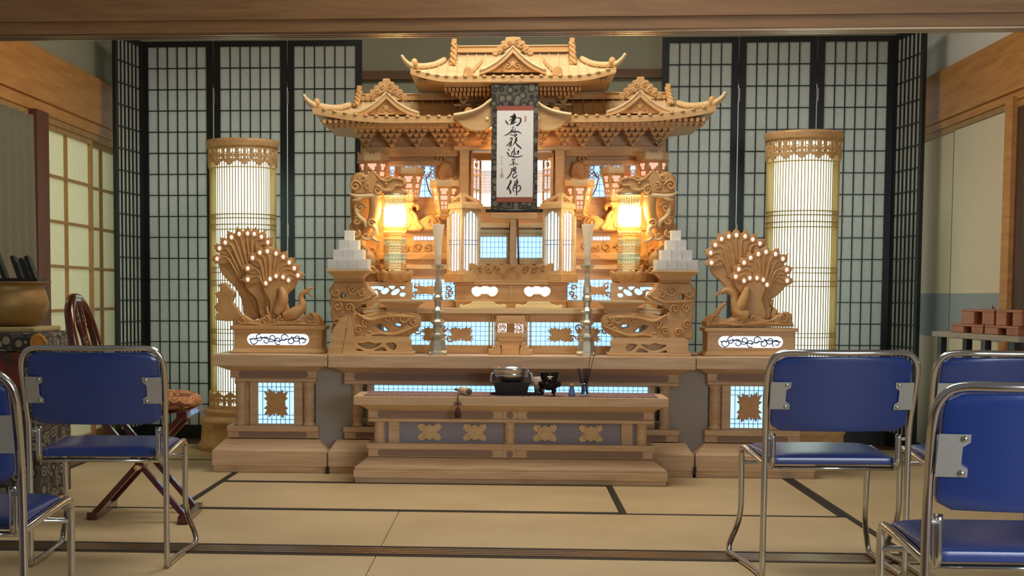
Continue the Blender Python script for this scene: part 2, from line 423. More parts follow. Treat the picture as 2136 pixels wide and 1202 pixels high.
# left wall: plaster above, open behind the paper doors
XL, XR = -2.60, 2.60
MB().box(XL-0.1, XL, 5.42, YB, 2.0, 3.36).build('wall_left', PLASTER, kind='structure')
MB().box(XL, -2.55, 5.5, YB, 1.99, Z(177, 9.37, 235)+0.02).build('trim_8', ORANGE, kind='structure', bevel=0.004)
MB().box(XL-0.02, -2.565, 5.5, YB, 1.925, 1.99).build('trim_9', ORANGE, kind='structure', bevel=0.003)
MB().box(XL-0.06, -2.575, 5.5, YB, 1.89, 1.925).build('trim_10', BARW, kind='structure')
YP0, YP1 = 7.93, 8.14
MB().box(XL-0.04, -2.53, YP0, YP1, 0, 1.925).build('trim_11', BROWNV, kind='structure')
def shoji(name, y0, y1, x, nv, rows, bott):
    t = MB(); s = 0.03; d = 0.03
    t.box(x, x-d, y0, y0+s, 0.01, 1.90); t.box(x, x-d, y1-s, y1, 0.01, 1.90)
    t.box(x, x-d, y0+s, y1-s, 1.86, 1.90); t.box(x, x-d, y0+s, y1-s, 0.01, 0.08)
    f = t.build(name, BARW, kind='structure')
    ys = [y0+s+(y1-y0-2*s)*k/nv for k in range(nv+1)]
    zs = [0.08+(1.86-0.08)*k/rows for k in range(rows+1)]
    for k in range(1, nv): MB().box(x-0.004, x-0.022, ys[k]-0.011, ys[k]+0.011, 0.08, 1.86).build('lattice_bar', BARW, f)
    for k in range(1, rows): MB().box(x-0.006, x-0.020, y0+s, y1-s, zs[k]-0.009, zs[k]+0.009).build('lattice_bar', BARW, f)
    for a in range(nv):
        for b in range(rows): MB().box(x-0.023, x-0.025, ys[a], ys[a+1], zs[b], zs[b+1]).build('paper_pane', SHPAPER, f)
    return f
shoji('door_1', YP1, 9.20, -2.585, 2, 7, 0)
shoji('door_2', 9.17, 9.93, -2.62, 2, 7, 0)
# right wall
MB().box(XR, XR+0.1, 5.42, YB, 0, 3.36).build('wall_right', PLASTERW, kind='structure')
MB().box(2.55, XR, 5.5, YB, 1.99, Z(159, 9.45, 1944)+0.01).build('trim_12', ORANGE, kind='structure', bevel=0.004)
MB().box(2.565, XR, 5.5, YB, 1.945, 1.99).build('trim_13', ORANGE, kind='structure', bevel=0.003)
MB().box(2.575, XR, 5.5, YB, 1.905, 1.945).build('trim_14', BARW, kind='structure')
MB().box(2.545, XR, 7.94, 8.06, 0, 1.96).build('trim_15', ORANGE, kind='structure')
MB().box(2.58, XR, 7.80, 8.06, 1.96, 3.36).build('trim_16', ORANGE, kind='structure')
MB().box(2.50, XR, 9.83, YB, 0, 3.36).build('trim_17', PLASTER, kind='structure')
def fusuma(name, y0, y1, x):
    f = MB().box(x, x+0.022, y0, y1, 0.01, 1.905).build(name, LACQ, kind='structure')
    e = 0.02
    MB().box(x-0.002, x+0.004, y0+e, y1-e, 0.96, 1.90).build('paper_field', CREAM, f)
    MB().box(x-0.002, x+0.004, y0+e, y1-e, 0.70, 0.96).build('painted_band', BAND, f)
    MB().box(x-0.002, x+0.004, y0+e, y1-e, 0.02, 0.70).build('paper_field', CREAM, f)
fusuma('door_3', 8.06, 9.01, 2.56); fusuma('door_4', 9.0, 9.83, 2.575)
DARKDOOR = wood('dark_brown_panel', (70, 44, 26), (92, 60, 36), stretch=(10, 10, 1), rough=0.5)
dd = MB().box(2.57, 2.59, 5.6, 7.94, 0.01, 1.905).build('door_5', DARKDOOR, kind='structure')
for yy in (6.7, 7.2): MB().box(2.562, 2.572, yy, yy+0.03, 0.02, 1.9).build('stile', DARKDOOR, dd)

# curtain at the far left
def curt(u, v):
    y = 7.05+u*0.86; z = 0.25+(1.885-0.25)*v
    return (-2.545+0.018*math.sin(u*2*math.pi*6.5)+0.006*math.sin(u*40+v*3), y, z)
CURT = mat('grey_linen', (126, 120, 98), 0.9, noise=0.15, nscale=120, bump=0.3)
m_ = MB(); m_.slab(curt, 90, 10, (-0.004, 0, 0))
m_.build('curtain', CURT, label='pleated grey linen curtain hanging left of the paper doors', cat='curtain')

# ================================================================== black lattice folding screens
def screen(label, path):
    # path: leaf corner points on the floor (x, y); leaves join one after another
    x0, y0 = path[0]
    t = thing('folding_screen', (path[0][0], path[0][1], 0), label, 'folding screen', 'tall black lattice folding screens')
    HS = 2.56; fw = 0.042; th = 0.022
    NV, NR = 6, 18
    for i in range(len(path)-1):
        a = Vector(path[i]+(0,)); b = Vector(path[i+1]+(0,)); L = (b-a).length-0.006
        ang = math.atan2(b.y-a.y, b.x-a.x)
        f = MB()
        f.box(0, fw, -th/2, th/2, 0, HS); f.box(L-fw, L, -th/2, th/2, 0, HS)
        f.box(fw, L-fw, -th/2, th/2, HS-0.035, HS); f.box(fw, L-fw, -th/2, th/2, 0, 0.09)
        o = bpy.data.objects.new('leaf', f.mesh('leaf', LACQ)); col.objects.link(o); o.parent = t
        loc = Vector((a.x-x0, a.y-y0, 0.0)); o.location = loc; o.rotation_euler = (0, 0, ang)
        wv = (L-2*fw); zz = HS-0.035-0.09
        vb = MB().box(-0.0032, 0.0032, -0.007, 0.003, 0, zz).mesh('lattice_bar_upright', LACQ)
        hb = MB().box(0, wv, -0.007, 0.003, -0.0032, 0.0032).mesh('lattice_bar_cross', LACQ)
        pp = MB().box(0, wv, 0.0034, 0.0046, 0, zz).mesh('paper', SPAPER)
        def sub(name, me, l):
            c = bpy.data.objects.new(name, me); col.objects.link(c); c.parent = o; c.location = l
        for k in range(1, NV): sub('lattice_bar', vb, (fw+wv*k/NV, 0, 0.09))
        for k in range(1, NR): sub('lattice_bar', hb, (fw, 0, 0.09+zz*k/NR))
        sub('paper_sheet', pp, (fw, 0, 0.09))
        if i > 0:
            for zz_ in (0.5, 1.35, 2.2):
                hg = MB().box(-0.006, 0.006, -th/2-0.004, -th/2, zz_-0.04, zz_+0.04).mesh('hinge', STEEL)
                sub('hinge', hg, (0, 0, 0))
    return t
screen('black lattice folding screen at left, behind the left floor lantern',
       [(-2.45, 9.21), (-2.385, 9.66), (-1.915, 9.655), (-1.437, 9.66), (-0.953, 9.655)])
screen('black lattice folding screen at right, behind the right floor lantern',
       [(0.937, 9.655), (1.417, 9.66), (1.90, 9.655), (2.375, 9.66), (2.44, 9.21)])

# added glowing panels, unseen behind the screens, to backlight their paper
BACKLIGHT = mat('screen_backlight_glow', (240, 240, 230), 0.8, emit=(226, 236, 232), es=0.48)
for n, (xa, xb) in (('screen_backlight_1', (-2.42, -1.05)), ('screen_backlight_2', (1.05, 2.42))):
    f = MB()
    f.box(xa-.05, xb+.05, YB-.04, YB, 2.30, 2.34); f.box(xa-.05, xb+.05, YB-.04, YB, .16, .20); f.box(xa-.05, xa, YB-.04, YB, .2, 2.3); f.box(xb, xb+.05, YB-.04, YB, .2, 2.3)
    fo = f.build(n, BARW, kind='structure')
    MB().box(xa, xb, YB-.02, YB-.012, .2, 2.3).build('paper_pane', BACKLIGHT, fo)  # added glowing sheet that lights the screen paper from behind
# ================================================================== altar: base cabinets
YA = 7.81
ZT = Z(743, YA)
def rbox(mb, x0, x1, y0, y1, Yf, Yb):
    # px rectangle on plane Yf, extruded back to Yb
    xa, za = P(x0, y1, Yf); xb, zb = P(x1, y0, Yf)
    return mb.box(xa, xb, Yf, Yb, za, zb)
def leafpoly(cx, cz, w, h, seed=0, spikes=26):
    rn = random.Random(seed); pts = []
    for i in range(spikes*2):
        a = 2*math.pi*i/(spikes*2)
        lobe = 0.70+0.42*abs(math.sin(2*a))**1.3
        k = lobe*(1.06 if i % 2 == 0 else 0.80)*(1+rn.uniform(-.06, .06))
        pts.append((cx+w/2*k*math.cos(a), cz+h/2*k*math.sin(a)))
    return pts
def circ(cx, cz, r, n=16, rx=1.0): return [(cx+r*rx*math.cos(2*math.pi*i/n), cz+r*math.sin(2*math.pi*i/n)) for i in range(n)]
def flower(mb, cx, cz, r, yf, petals=8):
    # chrysanthemum rosette in relief: stacked scalloped discs with a few leaves
    for k in range(4):
        a = math.pi/2*k+math.pi/4
        d_ = Vector((math.cos(a)*1.35, math.sin(a)*.85)); n2 = Vector((-d_.y, d_.x)).normalized()
        c_ = Vector((cx, cz)); tp = c_+d_*r*1.5
        mb.poly([tuple(c_+d_*r*.6+n2*r*.30), tuple(c_+d_*r*1.0+n2*r*.55), tuple(c_+d_*r*1.15+n2*r*.34), tuple(c_+d_*r*1.42+n2*r*.36), tuple(tp), tuple(c_+d_*r*1.42-n2*r*.36), tuple(c_+d_*r*1.15-n2*r*.34), tuple(c_+d_*r*1.0-n2*r*.55), tuple(c_+d_*r*.6-n2*r*.30)], yf-0.005, yf+0.002, ch=0.0015)
    for lv, (q, d) in enumerate(((1.0, 0.012), (0.72, 0.019), (0.42, 0.025))):
        pts = [(cx+r*q*(0.86+0.14*abs(math.cos(petals*a/2)))*math.cos(a), cz+r*q*(0.86+0.14*abs(math.cos(petals*a/2)))*math.sin(a)) for a in [2*math.pi*i/40+lv*.3 for i in range(40)]]
        mb.poly(pts, yf-d, yf+0.001, ch=0.0014)
    mb.ball((cx, yf-0.024, cz), r*0.2, 10, (1, .5, 1))
def latticew(parent, xa, xb, za, zb, yf, nx, nz, glow=GLOW, bw=0.0022, name='backlit_window'):
    if xa > xb: xa, xb = xb, xa
    if za > zb: za, zb = zb, za
    g = MB().box(xa, xb, yf+0.012, yf+0.016, za, zb).build(name, glow, parent)
    l = MB()
    for k in range(nx+1): x = xa+(xb-xa)*k/nx; l.box(x-bw/2, x+bw/2, yf+0.003, yf+0.009, za, zb)
    for k in range(nz+1): z = za+(zb-za)*k/nz; l.box(xa, xb, yf+0.003, yf+0.009, z-bw/2, z+bw/2)
    lo = l.build('window_lattice', LATB, g); lo['kind'] = 'stuff'
    return g
def column(parent, x, yc, z0, z1, r, name='column'):
    H = z1-z0
    pr = [(r*1.15, 0), (r*1.15, H*.05), (r*.98, H*.07), (r*.92, H*.12), (r, H*.15), (r, H*.85), (r*.92, H*.88), (r*.98, H*.93), (r*1.15, H*.95), (r*1.15, H)]
    return MB().lathe(pr, (x, yc, z0), 20).build(name, WOODB, parent)
def inlay_rail(parent, x0, x1, z0, z1, yf, yb, ends=0.03, name='rail'):
    r = MB().box(x0, x1, yf, yb, z0, z1).build(name, WOODB, parent, bevel=0.003)
    zc = (z0+z1)/2; hh = (z1-z0)*0.40
    n = 10
    pts = [(x1-ends+hh*0.7*math.cos(a), zc+hh*math.sin(a)) for a in [-math.pi/2+math.pi*i/n for i in range(n+1)]]
    pts += [(x0+ends-hh*0.7*math.cos(a), zc-hh*math.sin(a)) for a in [-math.pi/2+math.pi*i/n for i in range(n+1)]]
    fr = MB().poly(pts, yf-0.0015, yf+0.001).build('inlay', INLAY, r)
    return r
def plinth(parent, x0, x1, xs0, xs1, yf, ys, yb, zfoot, zface, ztop, foot=0.012):
    MB().box(x0+0.006, x1-0.006, yf+foot, yb, 0.001, zfoot).build('foot_board', WOODB, parent)
    MB().box(x0, x1, yf, yb, zfoot, zface).build('plinth', WOODB, parent, bevel=0.003)
    MB().frust(x0+.004, x1-.004, yf+.004, yb, zface, xs0, xs1, ys, yb, ztop).build('sloped_skirt', WOODB, parent, bevel=0.002)
zy = lambda y, Y: Z(y, Y)
YC = 7.93            # column face
YBK = 8.52
def wing(label):
    x0, x1 = P(442, 960, YA)[0], P(682.5, 960, YA)[0]
    t = thing('altar_pedestal', ((x0+x1)/2, YA+.3, 0), label, 'altar cabinet', 'end cabinets of the altar base')
    plinth(t, x0, x1, P(470, 922, YC)[0], P(664, 922, YC)[0], YA, YC, YBK, Z(979, YA), Z(946, YA), Z(921, YC))
    inlay_rail(t, P(474, 913, YC)[0], P(664, 913, YC)[0], Z(919, YC), Z(905, YC), YC, YBK-.02, 0.072)
    MB().box(P(476, 900, YC)[0]-.006, P(662, 900, YC)[0]+.006, YC-.012, YBK-.02, Z(905, YC), Z(893, YC)).build('moulding', WOODB, t, bevel=0.004)
    MB().box(P(488, 850, YC)[0]+.03, P(656, 850, YC)[0]-.02, YC+.03, YBK-.03, Z(893, YC), Z(800, YC)).build('body', WOODB, t)
    zb, zt = Z(893, YC), Z(800, YC)
    for xa in (500, 643): column(t, X(xa, YC), YC+.028, zb, zt, 0.030)
    # framed backlit window with a carved maple cluster
    xa, xb, za, zb2 = X(537, YC), X(612, YC), Z(889, YC), Z(803, YC)
    fr = MB()
    e = 0.045
    fr.box(xa-e, xa, YC+.008, YC+.032, za-.006, zb2+.006); fr.box(xb, xb+e, YC+.008, YC+.032, za-.006, zb2+.006)
    fr.box(xa-e, xb+e, YC+.010, YC+.032, zb2, zt); fr.box(xa-e, xb+e, YC+.010, YC+.032, zb, za)
    fr.build('window_frame', WOODB, t, bevel=0.002)
    g = MB().box(xa, xb, YC+.026, YC+.0295, za, zb2).build('backlit_window', GLOW, t)
    l = MB(); bw = .003
    for k in range(1, 8): l.box(xa+(xb-xa)*k/8-bw/2, xa+(xb-xa)*k/8+bw/2, YC+.018, YC+.023, za, zb2)
    for k in (.10, .21, .79, .90): l.box(xa, xb, YC+.018, YC+.023, za+(zb2-za)*k-bw/2, za+(zb2-za)*k+bw/2)
    lo = l.build('window_lattice', LATB, g); lo['kind'] = 'stuff'
    MB().poly(leafpoly((xa+xb)/2, (za+zb2)/2, .142, .166, 3, 18), YC+.004, YC+.017, ch=.003).build('carved_leaves', CARVE, g)
    MB().box(P(490, 797, YC)[0], P(660, 797, YC)[0], YC-.012, YBK-.02, Z(800, YC), Z(793, YC)).build('moulding', WOODB, t, bevel=0.003)
    inlay_rail(t, P(480, 785, YC)[0], P(661, 785, YC)[0], Z(793, YC), Z(776, YC), YC-.004, YBK-.02, 0.06)
    MB().frust(P(478, 776, YC)[0], P(663, 776, YC)[0], YC-.02, YBK-.01, Z(776, YC), x0+.02, x1-.02, YA+.03, YBK, Z(768, YA)).build('cornice', WOODB, t, bevel=0.002)
    MB().box(x0, x1, YA, YBK, Z(768, YA), ZT).build('top_board', WOODB, t, bevel=0.004)
    return t
wl = wing('left end cabinet of the altar base with a maple leaf window')
wr = twin(wl, 'right end cabinet of the altar base, partly behind a blue chair')
# centre cabinet
def centre():
    x1 = -P(684, 960, YA)[0]
    t = thing('altar_pedestal', (0, YA+.3, 0), 'wide middle cabinet of the altar base behind the low offering table', 'altar cabinet')
    xs = -P(702, 922, YC)[0]
    plinth(t, -x1, x1, -xs, xs, YA, YC, YBK, Z(979, YA), Z(946, YA), Z(921, YC))
    xr = -P(718, 913, YC)[0]
    inlay_rail(t, -xr, xr, Z(919, YC), Z(905, YC), YC, YBK-.02, 0.07)
    MB().box(-xr-.006, xr+.006, YC-.012, YBK-.02, Z(905, YC), Z(894, YC)).build('moulding', WOODB, t, bevel=.004)
    xb = -P(745, 850, YC)[0]
    MB().box(-xb+.05, xb-.05, YC+.035, YBK-.03, Z(893, YC), Z(800, YC)).build('body', WOODB, t)
    for s in (-1, 1): column(t, s*xb, YC+.028, Z(894, YC), Z(803, YC), .028)
    xw = -X(780, YC)
    latticew(t, -xw, xw, Z(822, YC), Z(806, YC), YC+.018, 56, 2, GLOW)
    MB().box(-xr, xr, YC-.012, YBK-.02, Z(804, YC), Z(797, YC)).build('moulding', WOODB, t, bevel=.003)
    inlay_rail(t, -xr, xr, Z(797, YC), Z(779, YC), YC-.004, YBK-.02, .065)
    MB().frust(-xr, xr, YC-.02, YBK-.01, Z(779, YC), -x1+.02, x1-.02, YA+.03, YBK, Z(770, YA)).build('cornice', WOODB, t, bevel=.002)
    MB().box(-x1, x1, YA, YBK, Z(770, YA), ZT).build('top_board', WOODB, t, bevel=.004)
    return t
centre()
GREYP = mat('grey_backing', (176, 170, 163), 0.9)
for s, nm in ((-1, 'left'), (1, 'right')):
    MB().box(s*abs(X(658, 7.97)), s*abs(X(743, 7.97)), 7.972, 7.976, 0.10, ZT-.07).build('backing_board', GREYP, label='plain grey board filling the %s gap between the altar cabinets' % nm, cat='board')
for x in (686, 1440):
    xx = (-1 if x < 1000 else 1)*abs(P(683.5, 960, YA)[0])
    m_ = MB().tube([(xx, 7.80, P(x, 945, 7.8)[1]), (xx+.001, 7.80, P(x, 978, 7.8)[1])], .0022, 6)
    m_.box(xx-.008, xx+.008, 7.793, 7.808, P(x, 990, 7.8)[1], P(x, 975, 7.8)[1])
    m_.build('electric_cord', BLACK, label='short black cord with plug at the %s seam of the altar base' % ('left' if x < 1000 else 'right'), cat='cord')

# ================================================================== low offering table
YO = 7.43; YOC = 7.515; YOB = 7.795
def offering():
    x1 = -P(735, 1000, YO)[0]-.005
    t = thing('offering_table', (0, YO+.17, 0), 'low wide offering table with carved flowers in front of the altar', 'table')
    MB().box(-x1+.008, x1-.008, YO+.012, YOB, 0.001, Z(1000, YO)).build('foot_board', WOODB, t)
    MB().box(-x1, x1, YO, YOB, Z(1001, YO), Z(985, YO)).build('plinth', WOODB, t, bevel=.003)
    MB().box(-x1+.004, x1-.004, YO+.01, YOB, Z(985, YO), Z(979, YO)).build('moulding', WOODB, t, bevel=.003)
    xs = -P(768, 957, YOC)[0]
    MB().frust(-x1+.006, x1-.006, YO+.012, YOB, Z(979, YO), -xs, xs, YOC, YOB, Z(957, YOC)).build('sloped_skirt', WOODB, t, bevel=.002)
    for sx, xa, xb in ((-1, -xs, -.035), (1, .035, xs)): inlay_rail(t, xa, xb, Z(956, YOC), Z(939, YOC), YOC, YOB-.02, .06)
    inlay_rail(t, -.035, .035, Z(956, YOC), Z(939, YOC), YOC-.003, YOB-.02, .03)
    MB().box(-xs-.006, xs+.006, YOC-.012, YOB-.02, Z(939, YOC), Z(927, YOC)).build('moulding', WOODB, t, bevel=.003)
    z0, z1 = Z(927, YOC), Z(882, YOC)
    MB().box(-xs+.03, xs-.03, YOC+.035, YOB-.04, z0, z1).build('ground_panel', GREYBLUE, t)
    xc = -P(791, 900, YOC)[0]
    for x in (-xc, 0, xc): column(t, x, YOC+.028, z0, z1, .027)
    for s in (-1, 1):
        MB().box(s*(xc-.045), s*(xc-.10), YOC+.022, YOC+.04, z0, z1).build('side_panel', WOODB, t)
        for px_ in (895, 990):
            fl_ = MB(); flower(fl_, s*P(px_, 905, YOC)[0]*-1 if s > 0 else P(px_, 905, YOC)[0], (z0+z1)/2, .040, YOC+.034)
            fl_.build('carved_flower', WOODP, t)
    MB().box(-xs, xs, YOC-.012, YOB-.02, z1, Z(875, YOC)).build('moulding', WOODB, t, bevel=.003)
    for xa, xb in ((-xs, -.035), (.035, xs)): inlay_rail(t, xa, xb, Z(875, YOC), Z(857, YOC), YOC-.002, YOB-.02, .06)
    inlay_rail(t, -.035, .035, Z(875, YOC), Z(857, YOC), YOC-.005, YOB-.02, .03)
    MB().frust(-xs, xs, YOC-.01, YOB-.01, Z(857, YOC), -x1+.02, x1-.02, YO+.02, YOB, Z(847, YO)).build('cornice', WOODB, t, bevel=.002)
    zt = Z(829, YO)
    MB().box(-x1, x1, YO, YOB, Z(848, YO), zt).build('top_board', WOODB, t, bevel=.003)
    MAT_ = pattern('brocade_mat', ((0, (150, 118, 118)), (.3, (126, 84, 86)), (.5, (164, 140, 130))), 55)
    m2 = MB().box(-x1+.05, x1-.05, YO+.015, YOB-.015, zt+.0005, zt+.004)
    m2.build('table_mat', MAT_, label='thin reddish brocade mat lying on the low offering table', cat='mat')
    return zt+.004
ZO = offering()
# ================================================================== helpers for carved plates
def flipx(pts): return [(-a, b) for a, b in pts]
def plate(parent, name, pts, Yf, th, m=None, holes=(), ch=.003, sm=0, both=False, dy=0.0):
    m = m or CARVE
    o = PL(pts, Yf); hs = [PL(h_, Yf) for h_ in holes]
    if sm: o = catmull(o, sm); hs = [catmull(h_, sm) for h_ in hs]
    r = [MB().poly(o, Yf, Yf+th, hs, ch).build(name, m, parent)]
    if both: r.append(MB().poly(flipx(o), Yf, Yf+th, [flipx(h_) for h_ in hs], ch).build(name, m, parent))
    return r
def spiral(cx, cz, y, r0, turns, a0=0.0, sgn=1, n=26, grow=0.12):
    # coil from the outside in, as points for a tube
    out = []
    for i in range(n):
        t = i/(n-1); a = a0+sgn*turns*2*math.pi*t; r = r0*(1-t*(1-grow))
        out.append((cx+r*math.cos(a), y, cz+r*math.sin(a)))
    return out
def cpx(mb, x, y, Y, rpx, turns=1.4, a0=0.0, sgn=1, w=3.0, ky=Y2):
    # carved cloud scroll at a pixel, radius in px
    cx, cz = P(x, y, Y); k = Y/F_PX
    pts = spiral(cx, cz, Y, rpx*k, turns, a0, sgn)
    mb.tube(pts, [w*k*(1-.35*i/len(pts)) for i in range(len(pts))], 8)
def stroke(mb, pts, Y, ws, n=8, sm=5, flat=1.0):
    # tapering carved strand through px points; ws radius in px
    k = Y/F_PX
    p3 = [(P(p[0], p[1], Y)[0], Y+(p[2] if len(p) > 2 else 0), P(p[0], p[1], Y)[1]) for p in pts]
    w3 = [(w_,) for w_ in ws]
    q = catmull(p3, sm, False); rr = [max(.4, a[0])*k for a in catmull(w3, sm, False)]
    mb.tube(q, rr, n, flat=flat)

# ================================================================== altar tiers
YT1 = 8.10
def tier1():
    xe = -X(742, YT1)
    t = thing('altar_tier', (0, YT1+.3, ZT), 'lower altar step with long blue-lit lattice windows', 'altar step')
    z0, z1 = ZT+.001, Z(643, 8.06)
    MB().box(-xe, xe, YT1+.03, 8.52, z0, z1-.03).build('body', WOOD, t)
    MB().box(-xe-.01, xe+.01, YT1, YT1+.04, z0, Z(721, YT1)).build('bottom_board', WOOD, t, bevel=.003)
    MB().box(-xe-.01, xe+.01, YT1+.005, YT1+.04, Z(672, YT1), Z(655, YT1)).build('top_moulding', WOOD, t, bevel=.003)
    MB().box(-xe-.02, xe+.02, 8.06, 8.54, Z(655, 8.06), z1).build('shelf_board', WOODP, t, bevel=.003)
    za, zb = Z(721, YT1), Z(672, YT1)
    for s in (-1, 1):
        xa, xb = X(800, YT1), X(1032, YT1)
        g = latticew(t, s*abs(xa), s*abs(xb), za, zb, YT1+.010, 24, 5)
        for k, px_ in enumerate((905, 962)):
            xx = abs(X(px_, YT1))
            MB().poly(leafpoly(s*xx, (za+zb)/2-.004, .15, .088, 5+k, 22), YT1-.004, YT1+.010, ch=.003).build('carved_leaves', CARVE, g)
        sc_ = MB()
        for q in ((870, 690), (925, 684), (938, 706)): 
            cpx_ = P(q[0], q[1], YT1); sc_.tube(spiral(s*abs(cpx_[0]), cpx_[1], YT1+.004, .022, 1.2, 0, s), .004, 6)
        sc_.build('carved_vine', CARVE, g)
        for q in (1024, 1103) if s < 0 else ():
            for dx in (-3, 4): MB().box(X(q+dx-1.5, YT1), X(q+dx+1.5, YT1), YT1-.006, YT1+.01, za, z1-.03).build('post', WOOD, t)
    return z1
ZS1 = tier1()
def steps():
    # small flight of steps in the middle, with cheek walls
    Yf = 7.97
    t = thing('altar_stairs', (0, Yf+.06, ZT), 'little carved wooden staircase at the middle of the altar step', 'stairs')
    k = Yf/F_PX; zz = lambda y: Z(y, Yf)
    b = ZT+.001
    for s in (-1, 1):
        o = [(s*abs(X(a, Yf)), zz(c)) for a, c in ((1020, 745), (1020, 730), (1027, 729), (1027, 723), (1034, 722), (1034, 716), (1039, 714), (1046, 728), (1046, 745))]
        o = [(x_, max(z_, b)) for x_, z_ in o]
        MB().poly(o, Yf, Yf+.11, ch=.002).build('cheek_wall', WOOD, t)
    x1 = abs(X(1047, Yf))
    MB().box(-x1, x1, Yf+.01, Yf+.115, b, zz(733)).build('step', WOOD, t, bevel=.002)
    MB().box(-x1, x1, Yf+.035, Yf+.115, zz(733), zz(722)).build('step', WOOD, t, bevel=.002)
    pn = MB().box(-x1*1.35, x1*1.35, Yf+.06, Yf+.12, zz(722), zz(695)).build('carved_panel', WOOD, t, bevel=.002)
    c_ = MB()
    for q in range(8):
        for r in range(2): c_.ball((-x1*1.1+q*x1*.315, Yf+.058, zz(703+r*9)), .006, 8, (1, .5, 1.1))
    c_.build('relief', CARVE, pn)
    g = MB().box(-x1*1.5, x1*1.5, Yf+.11, Yf+.114, zz(695), zz(676)).build('backlit_window', GLOWW, t)
    op = MB()
    rn = random.Random(2)
    op.box(-.022, .022, Yf+.09, Yf+.109, zz(697), zz(672))
    for s in (-1, 1):
        for q in range(9): op.tube(spiral(s*(.034+.020*(q % 3)), zz(692-6*(q//3)), Yf+.104, .010, 1.2, q, s, 14), .0030, 6)
    op.build('openwork', CARVE, g)
    MB().box(-x1*1.6, x1*1.6, Yf+.07, Yf+.12, zz(676), zz(660)).build('lintel', WOOD, t, bevel=.002)
    return t
steps()
YT2 = 8.20
def tier2():
    t = thing('altar_tier', (0, YT2+.2, ZS1), 'upper altar step with two glowing cloud shaped windows', 'altar step')
    z0, z1 = ZS1+.001, Z(590, YT2)
    xc = abs(X(950, YT2))
    cloud = [(984, 607), (986, 601), (994, 598), (1002, 600), (1012, 596.5), (1022, 600), (1030, 598), (1037, 602), (1038, 608), (1034, 615), (1027, 618), (1021, 616), (1018, 613), (1004, 613), (1001, 616), (994, 618), (987, 614)]
    h1 = catmull(PL(cloud, YT2), 3); h2 = flipx(h1)
    o = [(-xc, z0), (xc, z0), (xc, z1-.012), (-xc, z1-.012)]
    MB().poly(o, YT2, YT2+.02, [h1, h2], .003).build('front_panel', WOOD, t)
    for hh in (h1, h2):
        xs = [p[0] for p in hh]; zs = [p[1] for p in hh]
        g = MB().box(min(xs)-.01, max(xs)+.01, YT2+.022, YT2+.026, min(zs)-.01, max(zs)+.01).build('backlit_window', GLOWW, t)
        MB().tube([(x_, YT2-.001, z_) for x_, z_ in inset(hh, -.006 if area2(hh) > 0 else .006)], .0022, 6, True).build('window_rim', WOOD, g)
    MB().box(-xc+.002, xc-.002, YT2+.028, 8.415, z0, z1-.012).build('body', WOOD, t)
    MB().box(-xc-.012, xc+.012, YT2-.012, 8.40, z1-.012, z1).build('top_board', WOOD, t, bevel=.003)
    MB().box(-xc-.006, xc+.006, YT2-.008, YT2, Z(630, YT2), Z(625, YT2)).build('moulding', WOOD, t, bevel=.002)
    MB().box(-.012, .012, YT2-.006, YT2, Z(625, YT2), z1-.012).build('centre_strip', WOOD, t, bevel=.002)
    Yg = 8.26
    for s in (-1, 1):
        xa, xb = abs(X(856, Yg)), abs(X(949, Yg))
        w_ = latticew(t, s*xa, s*xb, Z(626, Yg), Z(583, Yg), Yg, 10, 5)
        MB().poly(leafpoly(s*abs(X(888, Yg)), Z(606, Yg), .135, .060, 9, 18), Yg-.014, Yg-.002, ch=.003).build('carved_leaves', CARVE, w_)
        v = MB()
        for a_, b_ in ((936, 600), (941, 612), (932, 618), (868, 596), (866, 614)):
            q = P(a_, b_, Yg); v.tube(spiral(s*abs(q[0]), q[1], Yg-.004, .018, 1.1, a_, s, 16), .004, 6)
        v.build('carved_vine', CARVE, w_)
        MB().box(s*xa, s*abs(X(742, Yg)), Yg, 8.415, z0, z1-.02).build('side_body', WOOD, t)
        MB().box(s*xa, s*xb, Yg+.02, 8.415, z0, z1-.02).build('side_body', WOOD, t)
        MB().box(s*xb, s*abs(X(742, Yg)), Yg-.01, Yg+.02, z0, Z(628, Yg)).build('moulding', WOOD, t)
    return z1
ZS2 = tier2()
for s, nm in ((-1, 'left'), (1, 'right')):
    Yg = 8.085
    o = [(958, 645), (958, 639), (963, 637), (966, 640), (975, 638), (982, 636), (986, 632), (1029, 632), (1034, 637), (1042, 639), (1050, 637), (1056, 639), (1056, 645)]
    q = PL(o, Yg); b_ = ZS1+.001; dz = b_-min(p[1] for p in q)
    q = [(p[0] if s < 0 else -p[0], p[1]+dz) for p in q]
    MB().poly(q, Yg, Yg+.012, ch=.002).build('gilded_board', GOLDW, label='flat gilded ornament board on the lower altar step, %s of the middle' % nm, cat='ornament', group='gilded boards')
